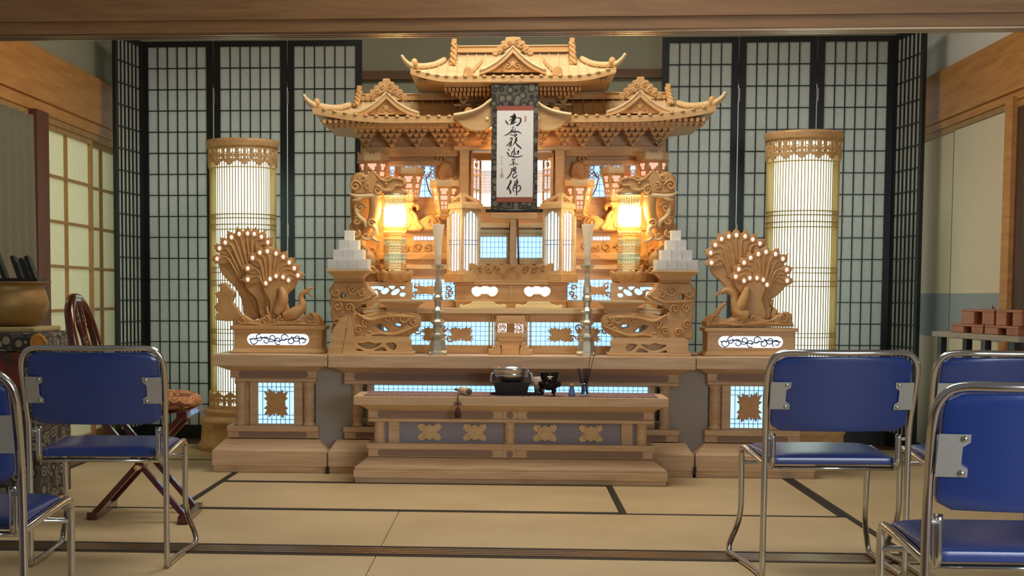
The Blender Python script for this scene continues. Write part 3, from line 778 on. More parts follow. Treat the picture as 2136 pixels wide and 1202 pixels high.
# pierced balustrade
def balustrade():
    Yf = 8.195
    out = [(955, 592), (957, 582), (963, 578), (962, 562), (968, 553), (978, 549), (990, 550), (996, 554), (1004, 550), (1012, 551), (1018, 555), (1026, 551), (1036, 550), (1046, 553), (1055, 551), (1062, 552), (1070, 550)]
    L_ = PL(out, Yf); dz = ZS2+.001-L_[0][1]
    L_ = [(a, b+(dz if i == 0 else 0)) for i, (a, b) in enumerate(L_)]
    L_[-1] = (0.0, L_[-1][1])
    full = L_[:1]+catmull(L_[1:], 3, False)
    full = full+[(-a, b) for a, b in reversed(full[:-1])]
    holes = []
    for hpx in ([(967, 560), (970, 557), (974, 561), (975, 566), (981, 566), (986, 563), (990, 569), (975, 569), (969, 566)], [(995, 559), (1001, 557), (1004, 568), (999, 565)], [(1010, 560), (1014, 558), (1017, 562), (1023, 561), (1026, 573), (1020, 571), (1013, 566)], [(1029, 559), (1034, 556), (1036, 560), (1042, 561), (1043, 567), (1037, 570), (1031, 566)]):
        p_ = PL(hpx, Yf); holes += [p_, flipx(p_)]
    t = thing('altar_balustrade', (0, Yf+.01, ZS2), 'curved pierced balustrade with scroll carving below the hanging scroll', 'balustrade')
    MB().poly(full, Yf, Yf+.02, holes, .003).build('pierced_rail', CARVE, t)
    for s in (-1, 1):
        for a_, b_, r in ((973, 562, 9), (1000, 560, 7), (1016, 563, 8), (1037, 563, 8), (1050, 573, 7), (1060, 562, 6)):
            q = P(a_, b_, Yf); MB().tube(spiral(s*abs(q[0]), q[1], Yf-.002, r*Yf/F_PX, 1.1, 1.0, s, 18), .0035, 6).build('scroll_carving', CARVE, t)
    MB().box(-abs(X(958, Yf)), abs(X(958, Yf)), Yf-.004, Yf+.024, ZS2+.001, ZS2+.014).build('base_rail', WOOD, t, bevel=.002)
balustrade()

# ================================================================== shrine building
SH = thing('altar_shrine', (0, 8.55, ZS2), 'two-roofed carved wooden shrine building on top of the altar', 'shrine')
YW = 8.42
xe = abs(X(752, YW))
MB().box(-xe-.01, xe+.01, YW, 8.78, ZS1+.001, Z(480, YW)).build('base_body', WOOD, SH)
for s in (-1, 1):
    MB().box(s*abs(X(742, YW)), s*abs(X(1000, YW)), YW-.03, YW, Z(562, YW), Z(553, YW)).build('base_rail', WOODP, SH, bevel=.002)
    MB().box(s*abs(X(742, YW)), s*abs(X(1000, YW)), YW-.02, YW, Z(542, YW), Z(527, YW)).build('base_board', WOOD, SH, bevel=.002)
    MB().box(s*abs(X(742, YW)), s*abs(X(955, YW)), YW-.015, YW, Z(481, YW), Z(474, YW)).build('base_rail', WOOD, SH, bevel=.002)
    g = MB().box(s*abs(X(862, YW)), s*abs(X(905, YW)), YW-.006, YW-.002, Z(501, YW), Z(494, YW)).build('backlit_window', GLOW, SH)
    l = MB()
    for k in range(7): xx = abs(X(862, YW))+(abs(X(905, YW))-abs(X(862, YW)))*k/6; l.box(s*xx-.002, s*xx+.002, YW-.012, YW-.006, Z(503, YW), Z(492, YW))
    l.build('window_lattice', CARVE, g)
    # pedestal windows under the scroll
    Yp = 8.36
    MB().box(s*.02, s*abs(X(955, Yp)), Yp+.02, YW, ZS2+.001, Z(464, Yp)).build('pedestal_body', WOOD, SH)
    latticew(SH, s*abs(X(998, Yp)), s*abs(X(1056, Yp)), Z(538, Yp), Z(494, Yp), Yp, 7, 4)
    MB().box(s*.012, s*abs(X(965, Yp)), Yp-.03, Yp+.02, Z(476, Yp), Z(465, Yp)).build('pedestal_rail', WOODP, SH, bevel=.002)
    MB().box(s*.012, s*abs(X(965, Yp)), Yp-.015, Yp+.02, Z(485, Yp), Z(479, Yp)).build('pedestal_rail', WOODP, SH, bevel=.002)
    MB().box(s*.02, s*abs(X(965, Yp)), Yp-.005, Yp+.02, Z(552, Yp), Z(541, Yp)).build('pedestal_rail', WOOD, SH, bevel=.002)
    # carved relief scrolls along the pedestal flank
    for a_, b_, r, sg in ((872, 515, 10, 1), (893, 518, 9, -1), (912, 514, 9, 1), (845, 516, 9, -1), (780, 512, 10, 1)):
        q = P(a_, b_, YW-.01); MB().tube(spiral(s*abs(q[0]), q[1], YW-.004, r*YW/F_PX, 1.4, a_, s*sg, 20), .007, 6).build('scroll_carving', CARVE, SH)
    o = PL([(745, 541), (770, 536), (790, 529), (800, 534), (815, 531), (838, 541)], YW-.02); o = [(s*abs(a), b) for a, b in o]
    MB().poly(o, YW-.028, YW-.012, ch=.002).build('cusped_board', CARVE, SH)
    o = PL([(860, 541), (880, 537), (890, 530), (900, 529), (910, 534), (930, 537), (942, 541)], YW-.02); o = [(s*abs(a), b) for a, b in o]
    MB().poly(o, YW-.028, YW-.012, ch=.002).build('cusped_board', CARVE, SH)
# walls of the hall
zt_w = Z(303, YW)
for s in (-1, 1):
    xa, xb = abs(X(757, YW)), abs(X(958, YW))
    wx0, wx1 = abs(X(812, YW)), abs(X(906, YW)); wz0, wz1 = Z(411, YW), Z(346, YW)
    o = [(s*xa, Z(480, YW)), (s*xb, Z(480, YW)), (s*xb, zt_w), (s*xa, zt_w)]
    hol = [(s*wx0, wz0), (s*wx1, wz0), (s*wx1, wz1), (s*wx0, wz1)]
    MB().poly(o, YW, YW+.03, [hol]).build('hall_wall', WOOD, SH)
    g = latticew(SH, s*wx0, s*wx1, wz0, wz1, YW+.012, 9, 5)
    v = MB(); rn = random.Random(4)
    for i in range(9):
        for j in range(3):
            if rn.random() < .8: v.tube(spiral(s*(wx1+(wx0-wx1)*(i+.5)/9), wz1-.012-.021*j, YW+.006, .012, 1, rn.random()*6, s, 12, .7), .0028, 6, False)
    v.tube([(s*(wx1+.02), YW+.006, wz1-.03), (s*(wx1+.05), YW+.006, wz1-.07), (s*(wx1+.035), YW+.006, wz0+.04), (s*(wx1+.01), YW+.006, wz0)], .004, 6)
    v.build('blossom_openwork', CARVE, g)
    MB().box(s*abs(X(757, 8.40)), s*abs(X(956, 8.40)), 8.37, YW, Z(327, 8.4), Z(306, 8.4)).build('head_beam', WOOD, SH, bevel=.003)
    MB().box(s*abs(X(800, 8.40)), s*abs(X(925, 8.40)), 8.392, YW, Z(345, 8.4), Z(335, 8.4)).build('lintel', WOOD, SH, bevel=.002)
    v = MB()
    q = P(922, 333, 8.39); v.tube(spiral(s*abs(q[0]), q[1], 8.39, .028, 1.3, 3.1 if s < 0 else 0, s, 22), .006, 8)
    q = P(935, 345, 8.39); v.tube(spiral(s*abs(q[0]), q[1], 8.39, .018, 1.2, 2, s, 18), .006, 8)
    v.build('lintel_scroll', CARVE, SH)
    # carved beast nosing on the pillar
    o = catmull(PL([(918, 372), (915, 358), (919, 345), (928, 338), (938, 341), (944, 350), (945, 365), (941, 372), (933, 366), (926, 371)], 8.38), 3); o = [(s*abs(a), b) for a, b in o]
    MB().poly(o, 8.37, 8.42, ch=.006).build('beast_nosing', CARVE, SH)
    # outer pillar and the big front pillar
    MB().box(s*abs(X(752, 8.39)), s*abs(X(762, 8.39)), 8.38, 8.44, Z(480, 8.39), zt_w).build('pillar', WOOD, SH, bevel=.003)
    MB().box(s*abs(X(957, 8.33)), s*abs(X(977, 8.33)), 8.32, 8.38, ZS2+.001, Z(312, 8.33)).build('pillar', WOODP, SH, bevel=.004)
    MB().box(s*abs(X(980, 8.36)), s*abs(X(985, 8.36)), 8.35, 8.42, Z(464, 8.36), Z(320, 8.36)).build('door_jamb', WOOD, SH)
    # open door leaf, swung outwards
    df = MB(); xa_, xb_ = abs(X(984, 8.34)), abs(X(1001, 8.42))
    a0 = Vector((s*xa_, 8.31, 0)); b0 = Vector((s*xb_, 8.42, 0)); z0_, z1_ = Z(437, 8.36), Z(333, 8.36)
    def dl(u): p_ = a0.lerp(b0, u); return p_.x, p_.y
    for u in (0.03, .97): x_, y_ = dl(u); df.bar((x_, y_, z0_), (x_, y_, z1_), .012, .012, (0, 1, 0))
    for zz_ in (z0_, z0_+.05, (z0_+z1_)/2-.03, (z0_+z1_)/2+.05, z1_-.055, z1_): 
        xa2, ya2 = dl(0); xb2, yb2 = dl(1); df.bar((xa2, ya2, zz_), (xb2, yb2, zz_), .010, .010)
    x_, y_ = dl(.5); df.bar((x_, y_, z0_), (x_, y_, z1_), .006, .006, (0, 1, 0))
    for k in (0, 1): x_, y_ = dl(.5); df.ball((x_, y_, z0_+.025 if k == 0 else z1_-.027), .016, 8, (.7, .7, 1))
    df.build('door_leaf', WOODP, SH)
# lit interior with a rolled bamboo blind
xi = abs(X(984, 8.42))
MB().box(-xi, xi, 8.60, 8.604, Z(436, 8.4), Z(325, 8.4)).build('lit_interior', GLOWW, SH)
MB().box(-xi, xi, 8.37, 8.62, Z(465, 8.38), Z(431, 8.38)).build('door_sill', WOOD, SH, bevel=.003)
MB().box(-xi, xi, 8.36, 8.42, Z(334, 8.36), Z(320, 8.36)).build('door_lintel', WOOD, SH)
BAMB = mat('bamboo_blind', (214, 176, 116), .6)
bl = MB()
for k in range(20):
    zz_ = Z(402, 8.45)+(Z(357, 8.45)-Z(402, 8.45))*k/19; bl.box(-xi, xi, 8.45, 8.454, zz_-.0018, zz_+.0022)
for q in (-.17, -.15, .15, .17): bl.box(q-.001, q+.001, 8.448, 8.45, Z(402, 8.45), Z(357, 8.45))
o_ = bl.build('bamboo_blind', BAMB, SH)
for s in (-1, 1): MB().box(s*xi, s*(xi+.02), 8.42, 8.76, Z(464, 8.4), zt_w).build('inner_wall', WOOD, SH)
MB().box(-abs(X(945, 8.30)), abs(X(945, 8.30)), 8.29, 8.42, Z(313, 8.3), Z(305, 8.3)).build('front_beam', WOODP, SH, bevel=.002)
MB().box(-xe, xe, 8.62, 8.78, Z(480, YW), zt_w).build('back_wall', WOOD, SH)
MB().box(-xe, xe, YW, 8.78, zt_w, Z(262, 8.42)).build('frieze_body', WOOD, SH)

# ---- roofs
def roof(xe_, xr_, Yf, Yr, zeave, zr, th, sag, nu=60, nv=7):
    def front(sgn):
        def fn(u, v):
            U = u*2-1
            xw = xe_+(xr_-xe_)*(v**.8)
            x_ = U*xw; z0_ = zeave(abs(U)*xe_)
            fade = (1-v)**1.6
            z_ = zeave(0)*(1-v)+zr*v+(z0_-zeave(0))*fade-sag*4*v*(1-v)*.5
            return (x_, Yf+(Yr-Yf)*v if sgn > 0 else 2*Yr-Yf-(Yr-Yf)*v, z_)
        return fn
    m = MB()
    m.slab(front(1), nu, nv, (0, 0, -th)); m.slab(front(-1), nu, nv, (0, 0, -th))
    f = front(1); bk = front(-1)
    for e in (0.0, 1.0):
        m.slab(lambda u, v, e=e: Vector(f(e, v)).lerp(Vector(bk(e, v)), u), 8, nv, (0, 0, -th))
    return m, f
YR1 = 8.08
z_e1 = Z(243, YR1)
xe1 = abs(X(652, YR1, 230))
def ze1(x): 
    t = max(0, (x-.62)/(xe1-.62)); return z_e1+.052*t**2.0
xr1 = abs(X(752, 8.5, 210)); zr1 = Z(209, 8.5)
m_, f1 = roof(xe1, xr1, YR1, 8.5, ze1, zr1, .028, .05)
m_.build('lower_roof', WOODP, SH)
YR2 = 8.06
z_e2 = Z(160, YR2); xe2 = abs(X(856, YR2, 140))
def ze2(x):
    t = max(0, (x-.30)/(xe2-.30)); return z_e2+.046*t**2.0
xr2 = abs(X(948, 8.42, 110)); zr2 = Z(112, 8.42)
m_, f2 = roof(xe2, xr2, YR2, 8.42, ze2, zr2, .026, .045)
m_.build('upper_roof', WOODP, SH)
# eave boards (fascia), ribs, tile ends, hip ridges
def fascia(f, dz, h_, name, dy=-.008):
    m = MB(); N = 60; pts = []
    for i in range(N): 
        a = Vector(f(i/N, 0)); b = Vector(f((i+1)/N, 0))
        v = [(a.x, a.y+dy, a.z+dz), (b.x, b.y+dy, b.z+dz), (b.x, b.y+dy, b.z+dz-h_), (a.x, a.y+dy, a.z+dz-h_)]
        v += [(p[0], p[1]+.02, p[2]) for p in v]
        m.add(v, [(3, 2, 1, 0), (4, 5, 6, 7), (0, 1, 5, 4), (2, 3, 7, 6), (1, 2, 6, 5), (3, 0, 4, 7)])
    m.build(name, WOOD, SH)
fascia(f1, .002, .034, 'lower_eave_board'); fascia(f2, .002, .030, 'upper_eave_board')
tip = MB().lathe([(.0001, 0), (.012, .002), (.014, .008), (.009, .014), (.0001, .016)], (0, 0, 0), 10).mesh('eave_tile', WOOD)
def deck(f, n, lo, hi, name):
    for i in range(n):
        u = lo+(hi-lo)*i/(n-1)
        xx = f(u, 0)[0]; pts = []
        for k in range(13):
            v = k/12; xw = f(1, v)[0]
            if abs(xx) > xw: break
            pts.append(Vector(f(.5+.5*xx/xw, v))+Vector((0, 0, .002)))
        if len(pts) > 1: MB().tube(pts, .0042, 6).build(name, WOODP, SH)
        p0 = Vector(f(u, 0)); piece('eave_tile', tip, SH, (p0.x, p0.y-.006, p0.z-.006), (R_(-20), 0, 0))
deck(f1, 37, .03, .97, 'roof_rib'); deck(f2, 21, .04, .96, 'roof_rib')
def hip(f, xr_, Yr, zr_, name, r):
    for e, s in ((0.0, -1), (1.0, 1)):
        p = [Vector(f(e, v)) for v in (0.72, .5, .3, .15, .05, 0)]
        p = [q+Vector((0, 0, .016)) for q in p]
        p.append(p[-1]+Vector((s*.028, -.02, .022))); p.append(p[-1]+Vector((s*.018, -.01, .028)))
        m = MB().tube(catmull([tuple(q) for q in p], 4, False), [r*(1-.55*max(0, i-20)/9) if i > 20 else r for i in range(29)], 8)
        m.build('hip_ridge', WOODP, SH)
        c = p[4]+Vector((0, -.012, .012))
        MB().ball(tuple(c), .026, 12, (.75, .6, 1)).build('ridge_end_ornament', CARVE, SH)
hip(f1, xr1, 8.5, zr1, 'h', .018); hip(f2, xr2, 8.42, zr2, 'h', .016)
# main ridges and twisted ends
def ridge(xr_, Yr, y0, y1, name):
    MB().box(-xr_, xr_, Yr-.02, Yr+.02, Z(y1, Yr), Z(y0, Yr)).build('ridge_beam', WOOD, SH, bevel=.003)
    MB().box(-xr_, xr_, Yr-.028, Yr+.028, Z(y0, Yr), Z(y0, Yr)+.006).build('ridge_cap', WOODP, SH, bevel=.002)
ridge(xr1, 8.5, 197, 209, 'r'); ridge(xr2, 8.42, 98, 110, 'r')
def twist(x0, y0, x1, y1, Y, s, name):
    a = Vector((s*abs(P(x0, y0, Y)[0]), Y-.03, P(x0, y0, Y)[1])); b = Vector((s*abs(P(x1, y1, Y)[0]), Y-.14, P(x1, y1, Y)[1]))
    m = MB()
    for ph in (0, math.pi):
        pts = []
        for i in range(28):
            t = i/27; p = a.lerp(b, t); an = ph+t*math.pi*4
            pts.append((p.x+.011*math.cos(an), p.y+.011*math.sin(an), p.z))
        m.tube(pts, .0105, 7)
    m.obox(tuple(a+Vector((0, 0, .012))), (.026, .026, .026))
    m.build('rope_finial', CARVE, SH)
for s in (-1, 1):
    twist(751, 190, 748, 226, 8.5, s, 'lower'); twist(948, 93, 946, 143, 8.42, s, 'upper')
    # short descending ridges with an ornament on the upper roof
    p0, p1 = f2(.5+s*.235, .75), f2(.5+s*.235, .12)
    MB().bar(Vector(p0)+Vector((0, 0, .015)), Vector(p1)+Vector((0, 0, .015)), .022, .026).build('descending_ridge', WOODP, SH, bevel=.003)
    q = Vector(p1); o = [(q.x+a, q.z+b) for a, b in ((-.032, -.006), (.032, -.006), (.026, .012), (.022, .034), (.010, .046), (-.010, .046), (-.022, .034), (-.026, .012))]
    MB().poly(o, q.y-.03, q.y-.008, ch=.005).build('ridge_end_ornament', CARVE, SH)
    p0, p1 = f1(.5+s*.115, .75), f1(.5+s*.115, .18)
    MB().bar(Vector(p0)+Vector((0, 0, .015)), Vector(p1)+Vector((0, 0, .015)), .024, .03).build('descending_ridge', WOODP, SH, bevel=.003)
    q = Vector(p1); o = [(q.x+a, q.z+b) for a, b in ((-.028, -.01), (.028, -.01), (.024, .02), (.014, .042), (-.008, .048), (-.022, .034))]
    MB().poly(o, q.y-.03, q.y-.008, ch=.005).build('ridge_end_ornament', CARVE, SH)
def gable(xc, yapex, xl, ybase, ycrest, wcrest, Yf, Yb):
    # triangular dormer gable: boards, carved infill and a cloud crest; xc in px for the left one
    cx, za = P(xc, yapex, Yf); hw = abs(P(xl, ybase, Yf)[0]-cx); zb = P(xc, ybase, Yf)[1]
    res = []
    for s in ((1,) if abs(xc-1071) < 5 else (1, -1)):
        c = 0.0 if abs(xc-1071) < 5 else s*cx
        hgt = za-zb
        rf = MB()
        for sd in (-1, 1):
            # slope slab: eased curve from apex to eave
            prof = [(t, za-hgt*(t**.9)-.016*math.sin(math.pi*t)) for t in [i/8 for i in range(9)]]
            rf.slab(lambda u, v, sd=sd, prof=prof: (c+sd*prof[int(round(u*8))][0]*hw, Yf-.016+(Yb-Yf)*v, prof[int(round(u*8))][1]+.014), 8, 4, (0, 0, -.016))
        rf.build('gable_roof', WOODP, SH)
        bb = MB()
        for sd in (-1, 1):
            up = [(c+sd*t*hw, za-hgt*(t**.9)-.016*math.sin(math.pi*t)) for t in [i/8 for i in range(9)]]
            lo = [(x_*1.0-(sd*.0), z_-.030*(1-.45*i/8)) for i, (x_, z_) in enumerate(up)]
            bb.poly(up+lo[::-1], Yf-.014, Yf+.004, ch=.002)
        bb.build('barge_board', WOOD, SH)
        infill = [(c, za-.014), (c+hw*.93, zb), (c-hw*.93, zb)]
        inf = MB().poly(infill, Yf+.006, Yf+.02).build('gable_infill', CARVE, SH)
        cv = MB(); r = hgt*.20
        for sd in (-1, 1):
            cv.tube(spiral(c+sd*r*1.0, zb+r*1.3, Yf+.002, r*.75, 1.2, math.pi/2, sd, 18), r*.16, 7)
            cv.tube(spiral(c+sd*r*2.3, zb+r*.75, Yf+.002, r*.6, 1.2, math.pi/2, sd, 18), r*.14, 7)
        cv.ball((c, Yf+.002, zb+r*1.6), r*.5, 10, (.8, .4, 1.3))
        cv.build('gable_carving', CARVE, inf)
        # cloud crest above the apex
        zc = P(xc, ycrest, Yf)[1]; W = abs(P(xc+wcrest/2, yapex, Yf)[0]-cx)
        zlow = za-hgt*.34
        pts = []
        N = 5
        for sd in (-1, 1):
            arc = []
            for i in range(N+1):
                t = i/N
                arc.append((c+sd*W*(1-t)**1.0*1.0, zlow+(zc-zlow)*(t**.75)))
            sc = []
            for i in range(N):
                a, b = Vector(arc[i]), Vector(arc[i+1]); mid = (a+b)/2; n_ = Vector((b.y-a.y, a.x-b.x)); n_ = n_ if (n_.x*sd > 0) else -n_; n_.normalize()
                for t in (0, .25, .5, .75):
                    p_ = a.lerp(b, t)+n_*(b-a).length*.34*math.sin(math.pi*t); sc.append((p_.x, p_.y))
            sc.append(arc[-1])
            pts.append(sc)
        o = pts[0]+pts[1][::-1][1:]
        low = [(c+W*.82, zlow-.004), (c, za+.012), (c-W*.82, zlow-.004)]
        cr = MB().poly(o+low, Yf-.02, Yf+.012, ch=.004).build('cloud_crest', CARVE, SH)
        rl = MB()
        for sd in (-1, 1):
            for k in range(3): rl.tube(spiral(c+sd*W*(.68-.24*k), zlow+(zc-zlow)*(.18+.22*k), Yf-.021, W*.13, 1.2, 1, sd, 16), W*.03, 6)
        rl.build('crest_relief', CARVE, cr)
gable(806, 195, 738, 239, 165, 88, 8.125, 8.46)
gable(1071, 99, 1001, 150, 72, 84, 8.09, 8.40)
# curved centre gable of the lower roof
top = [(946, 243), (965, 240), (985, 235), (1005, 226), (1022, 213), (1045, 204), (1070, 201)]
bot = [(1070, 250), (1045, 254), (1025, 264), (1008, 273), (985, 273), (968, 266), (957, 256), (948, 247)]
YK = 8.045
T_ = PL(top, YK); T_[-1] = (0, T_[-1][1]); B_ = PL(bot, YK); B_[0] = (0, B_[0][1])
T_ = catmull(T_, 4, False); B_ = catmull(B_, 4, False)
left = T_[::-1]+B_[::-1][0:]
full = T_+[(-a, b) for a, b in T_[::-1][1:]]+[(-a, b) for a, b in B_[::-1][0:]][0:]+B_[1:] if False else None
loop = T_+[(-a, b) for a, b in reversed(T_[:-1])]+[(-a, b) for a, b in reversed(B_)]+B_[1:]
MB().poly(loop, YK, YK+.03, ch=.004).build('curved_gable_board', WOOD, SH)
def kara(u, v):
    i = u*(2*len(T_)-2); L2 = T_+[(-a, b) for a, b in reversed(T_[:-1])]; k = min(int(i), len(L2)-2); t = i-k
    a, b = L2[k], L2[k+1]; return (a[0]+(b[0]-a[0])*t, YK-.02+v*.42, a[1]+(b[1]-a[1])*t+.014-.0*v)
MB().slab(kara, 48, 3, (0, 0, -.018)).build('curved_gable_roof', WOODP, SH)
for s in (-1, 1):
    q = P(1016, 248, YK); MB().ball((s*abs(q[0]), YK-.002, q[1]), .010, 10, (1, .6, 1)).build('gilt_boss', GOLDW, SH)
# soffits and bracket work
xs1 = abs(X(735, 8.2, 272))
MB().frust(-xs1, xs1, 8.16, 8.7, Z(266, 8.16), -xe1+.03, xe1-.03, YR1+.03, 8.9, z_e1-.012).build('lower_soffit', WOOD, SH)
xs2 = abs(X(930, 8.2, 176))
MB().frust(-xs2, xs2, 8.15, 8.6, Z(175, 8.15), -xe2+.03, xe2-.03, YR2+.03, 8.74, z_e2-.012).build('upper_soffit', WOOD, SH)
def dentils(x0, x1, n, y0, y1, Yf, dep, name, duty=.55):
    m = MB(); w_ = (x1-x0)/n
    for i in range(n): m.box(x0+w_*(i+.5-duty/2), x0+w_*(i+.5+duty/2), Yf, Yf+dep, Z(y1, Yf), Z(y0, Yf))
    o = m.build(name, WOOD, SH); o['kind'] = 'stuff'
xd = abs(X(672, 8.11, 250)); xk = abs(X(960, 8.11, 250))
for sa, sb in ((-xd, -xk), (xk, xd)):
    dentils(sa, sb, 24, 247.5, 254.5, 8.082, .10, 'rafter_ends'); dentils(sa*.97, sb, 24, 257, 263, 8.115, .10, 'rafter_ends')
    MB().box(sa, sb, 8.12, 8.22, Z(258, 8.12), Z(256, 8.12)).build('rafter_rail', WOOD, SH)
xd2 = abs(X(868, 8.09, 165))
dentils(-xd2, xd2, 44, 165, 170, 8.09, .08, 'rafter_ends')
def bracket_mesh(rows, bw, bh, step, name):
    # inverted stepped cluster of bearing blocks and arms, widest at the top
    m = MB(); z_ = 0.0
    for r in range(rows):
        n = r+1
        y0 = -step*r
        m.box(-bw*(n*.5+.10), bw*(n*.5+.10), y0-.008, y0+step+.03, z_+bh*.55, z_+bh*.92)
        for i in range(n):
            xx = (i-(n-1)/2)*bw
            m.frust(xx-bw*.22, xx+bw*.22, y0-.010, y0+.02, z_, xx-bw*.40, xx+bw*.40, y0-.016, y0+.02, z_+bh*.40)
            m.box(xx-bw*.40, xx+bw*.40, y0-.016, y0+.02, z_+bh*.40, z_+bh*.60)
            m.frust(xx-bw*.12, xx+bw*.12, y0-.030, y0+.02, z_+bh*.60, xx-bw*.12, xx+bw*.12, y0-.014, y0+.02, z_+bh*.95)
        z_ += bh
    return m.mesh(name, WOOD)
bh1 = (Z(265, 8.22)-Z(305, 8.3))/4
BM = bracket_mesh(4, .0335, bh1, .040, 'bracket_cluster')
for s in (-1, 1):
    for px_ in (765, 818, 870, 922): piece('bracket_cluster', BM, SH, (s*abs(X(px_, 8.32, 290)), 8.33, Z(305, 8.3)))
    for px_ in (1010,): piece('bracket_cluster', BM, SH, (s*abs(X(px_, 8.25, 290)), 8.25, Z(303, 8.25)), scale=(.8, 1, .8))
    piece('bracket_cluster', BM, SH, (s*abs(X(960, 8.25, 290)), 8.27, Z(303, 8.25)), scale=(.9, 1, .9))
xb1 = abs(X(745, 8.3, 285))
MB().box(-xb1+.03, xb1-.03, 8.40, 8.43, Z(306, 8.4), Z(285, 8.4)).build('frieze_board', WOOD, SH)
bh2 = (Z(174, 8.25)-Z(216, 8.25))/4
BM2 = bracket_mesh(4, .036, bh2, .04, 'bracket_cluster_upper')
for px_ in (967, 1020, 1122, 1175): piece('bracket_cluster', BM2, SH, (X(px_, 8.3, 200), 8.32, Z(217, 8.3)))
for s in (-1, 1): MB().box(s*xs2*1.02, s*xs2*.35, 8.17, 8.30, Z(181, 8.18), Z(176, 8.18)).build('bracket_beam', WOOD, SH)
for s in (-1, 1):
    a_, b_ = sorted((s*abs(X(926, 8.16, 180)), s*abs(X(1022, 8.16, 180)))); dentils(a_, b_, 12, 182, 189, 8.165, .12, 'bracket_row', .66)
    a_, b_ = sorted((s*abs(X(940, 8.2, 190)), s*abs(X(1022, 8.2, 190)))); dentils(a_, b_, 10, 192, 199, 8.20, .12, 'bracket_row', .66)
xu = abs(X(958, 8.38, 220))
MB().box(-xu, xu, 8.38, 8.5, Z(245, 8.38), Z(172, 8.38)).build('upper_wall', WOOD, SH)
MB().box(-xu-.03, xu+.03, 8.34, 8.40, Z(222, 8.36), Z(217, 8.36)).build('upper_sill', WOODP, SH, bevel=.002)

# strip lamp under the eave, behind the curved gable board
STRIP = mat('eave_strip_lamp', (255, 240, 210), 0.5, emit=(255, 226, 176), es=70.0)
MB().box(-abs(X(988, 8.16)), abs(X(988, 8.16)), 8.15, 8.18, Z(266, 8.16), Z(263, 8.16)).build('strip_light', STRIP, SH)
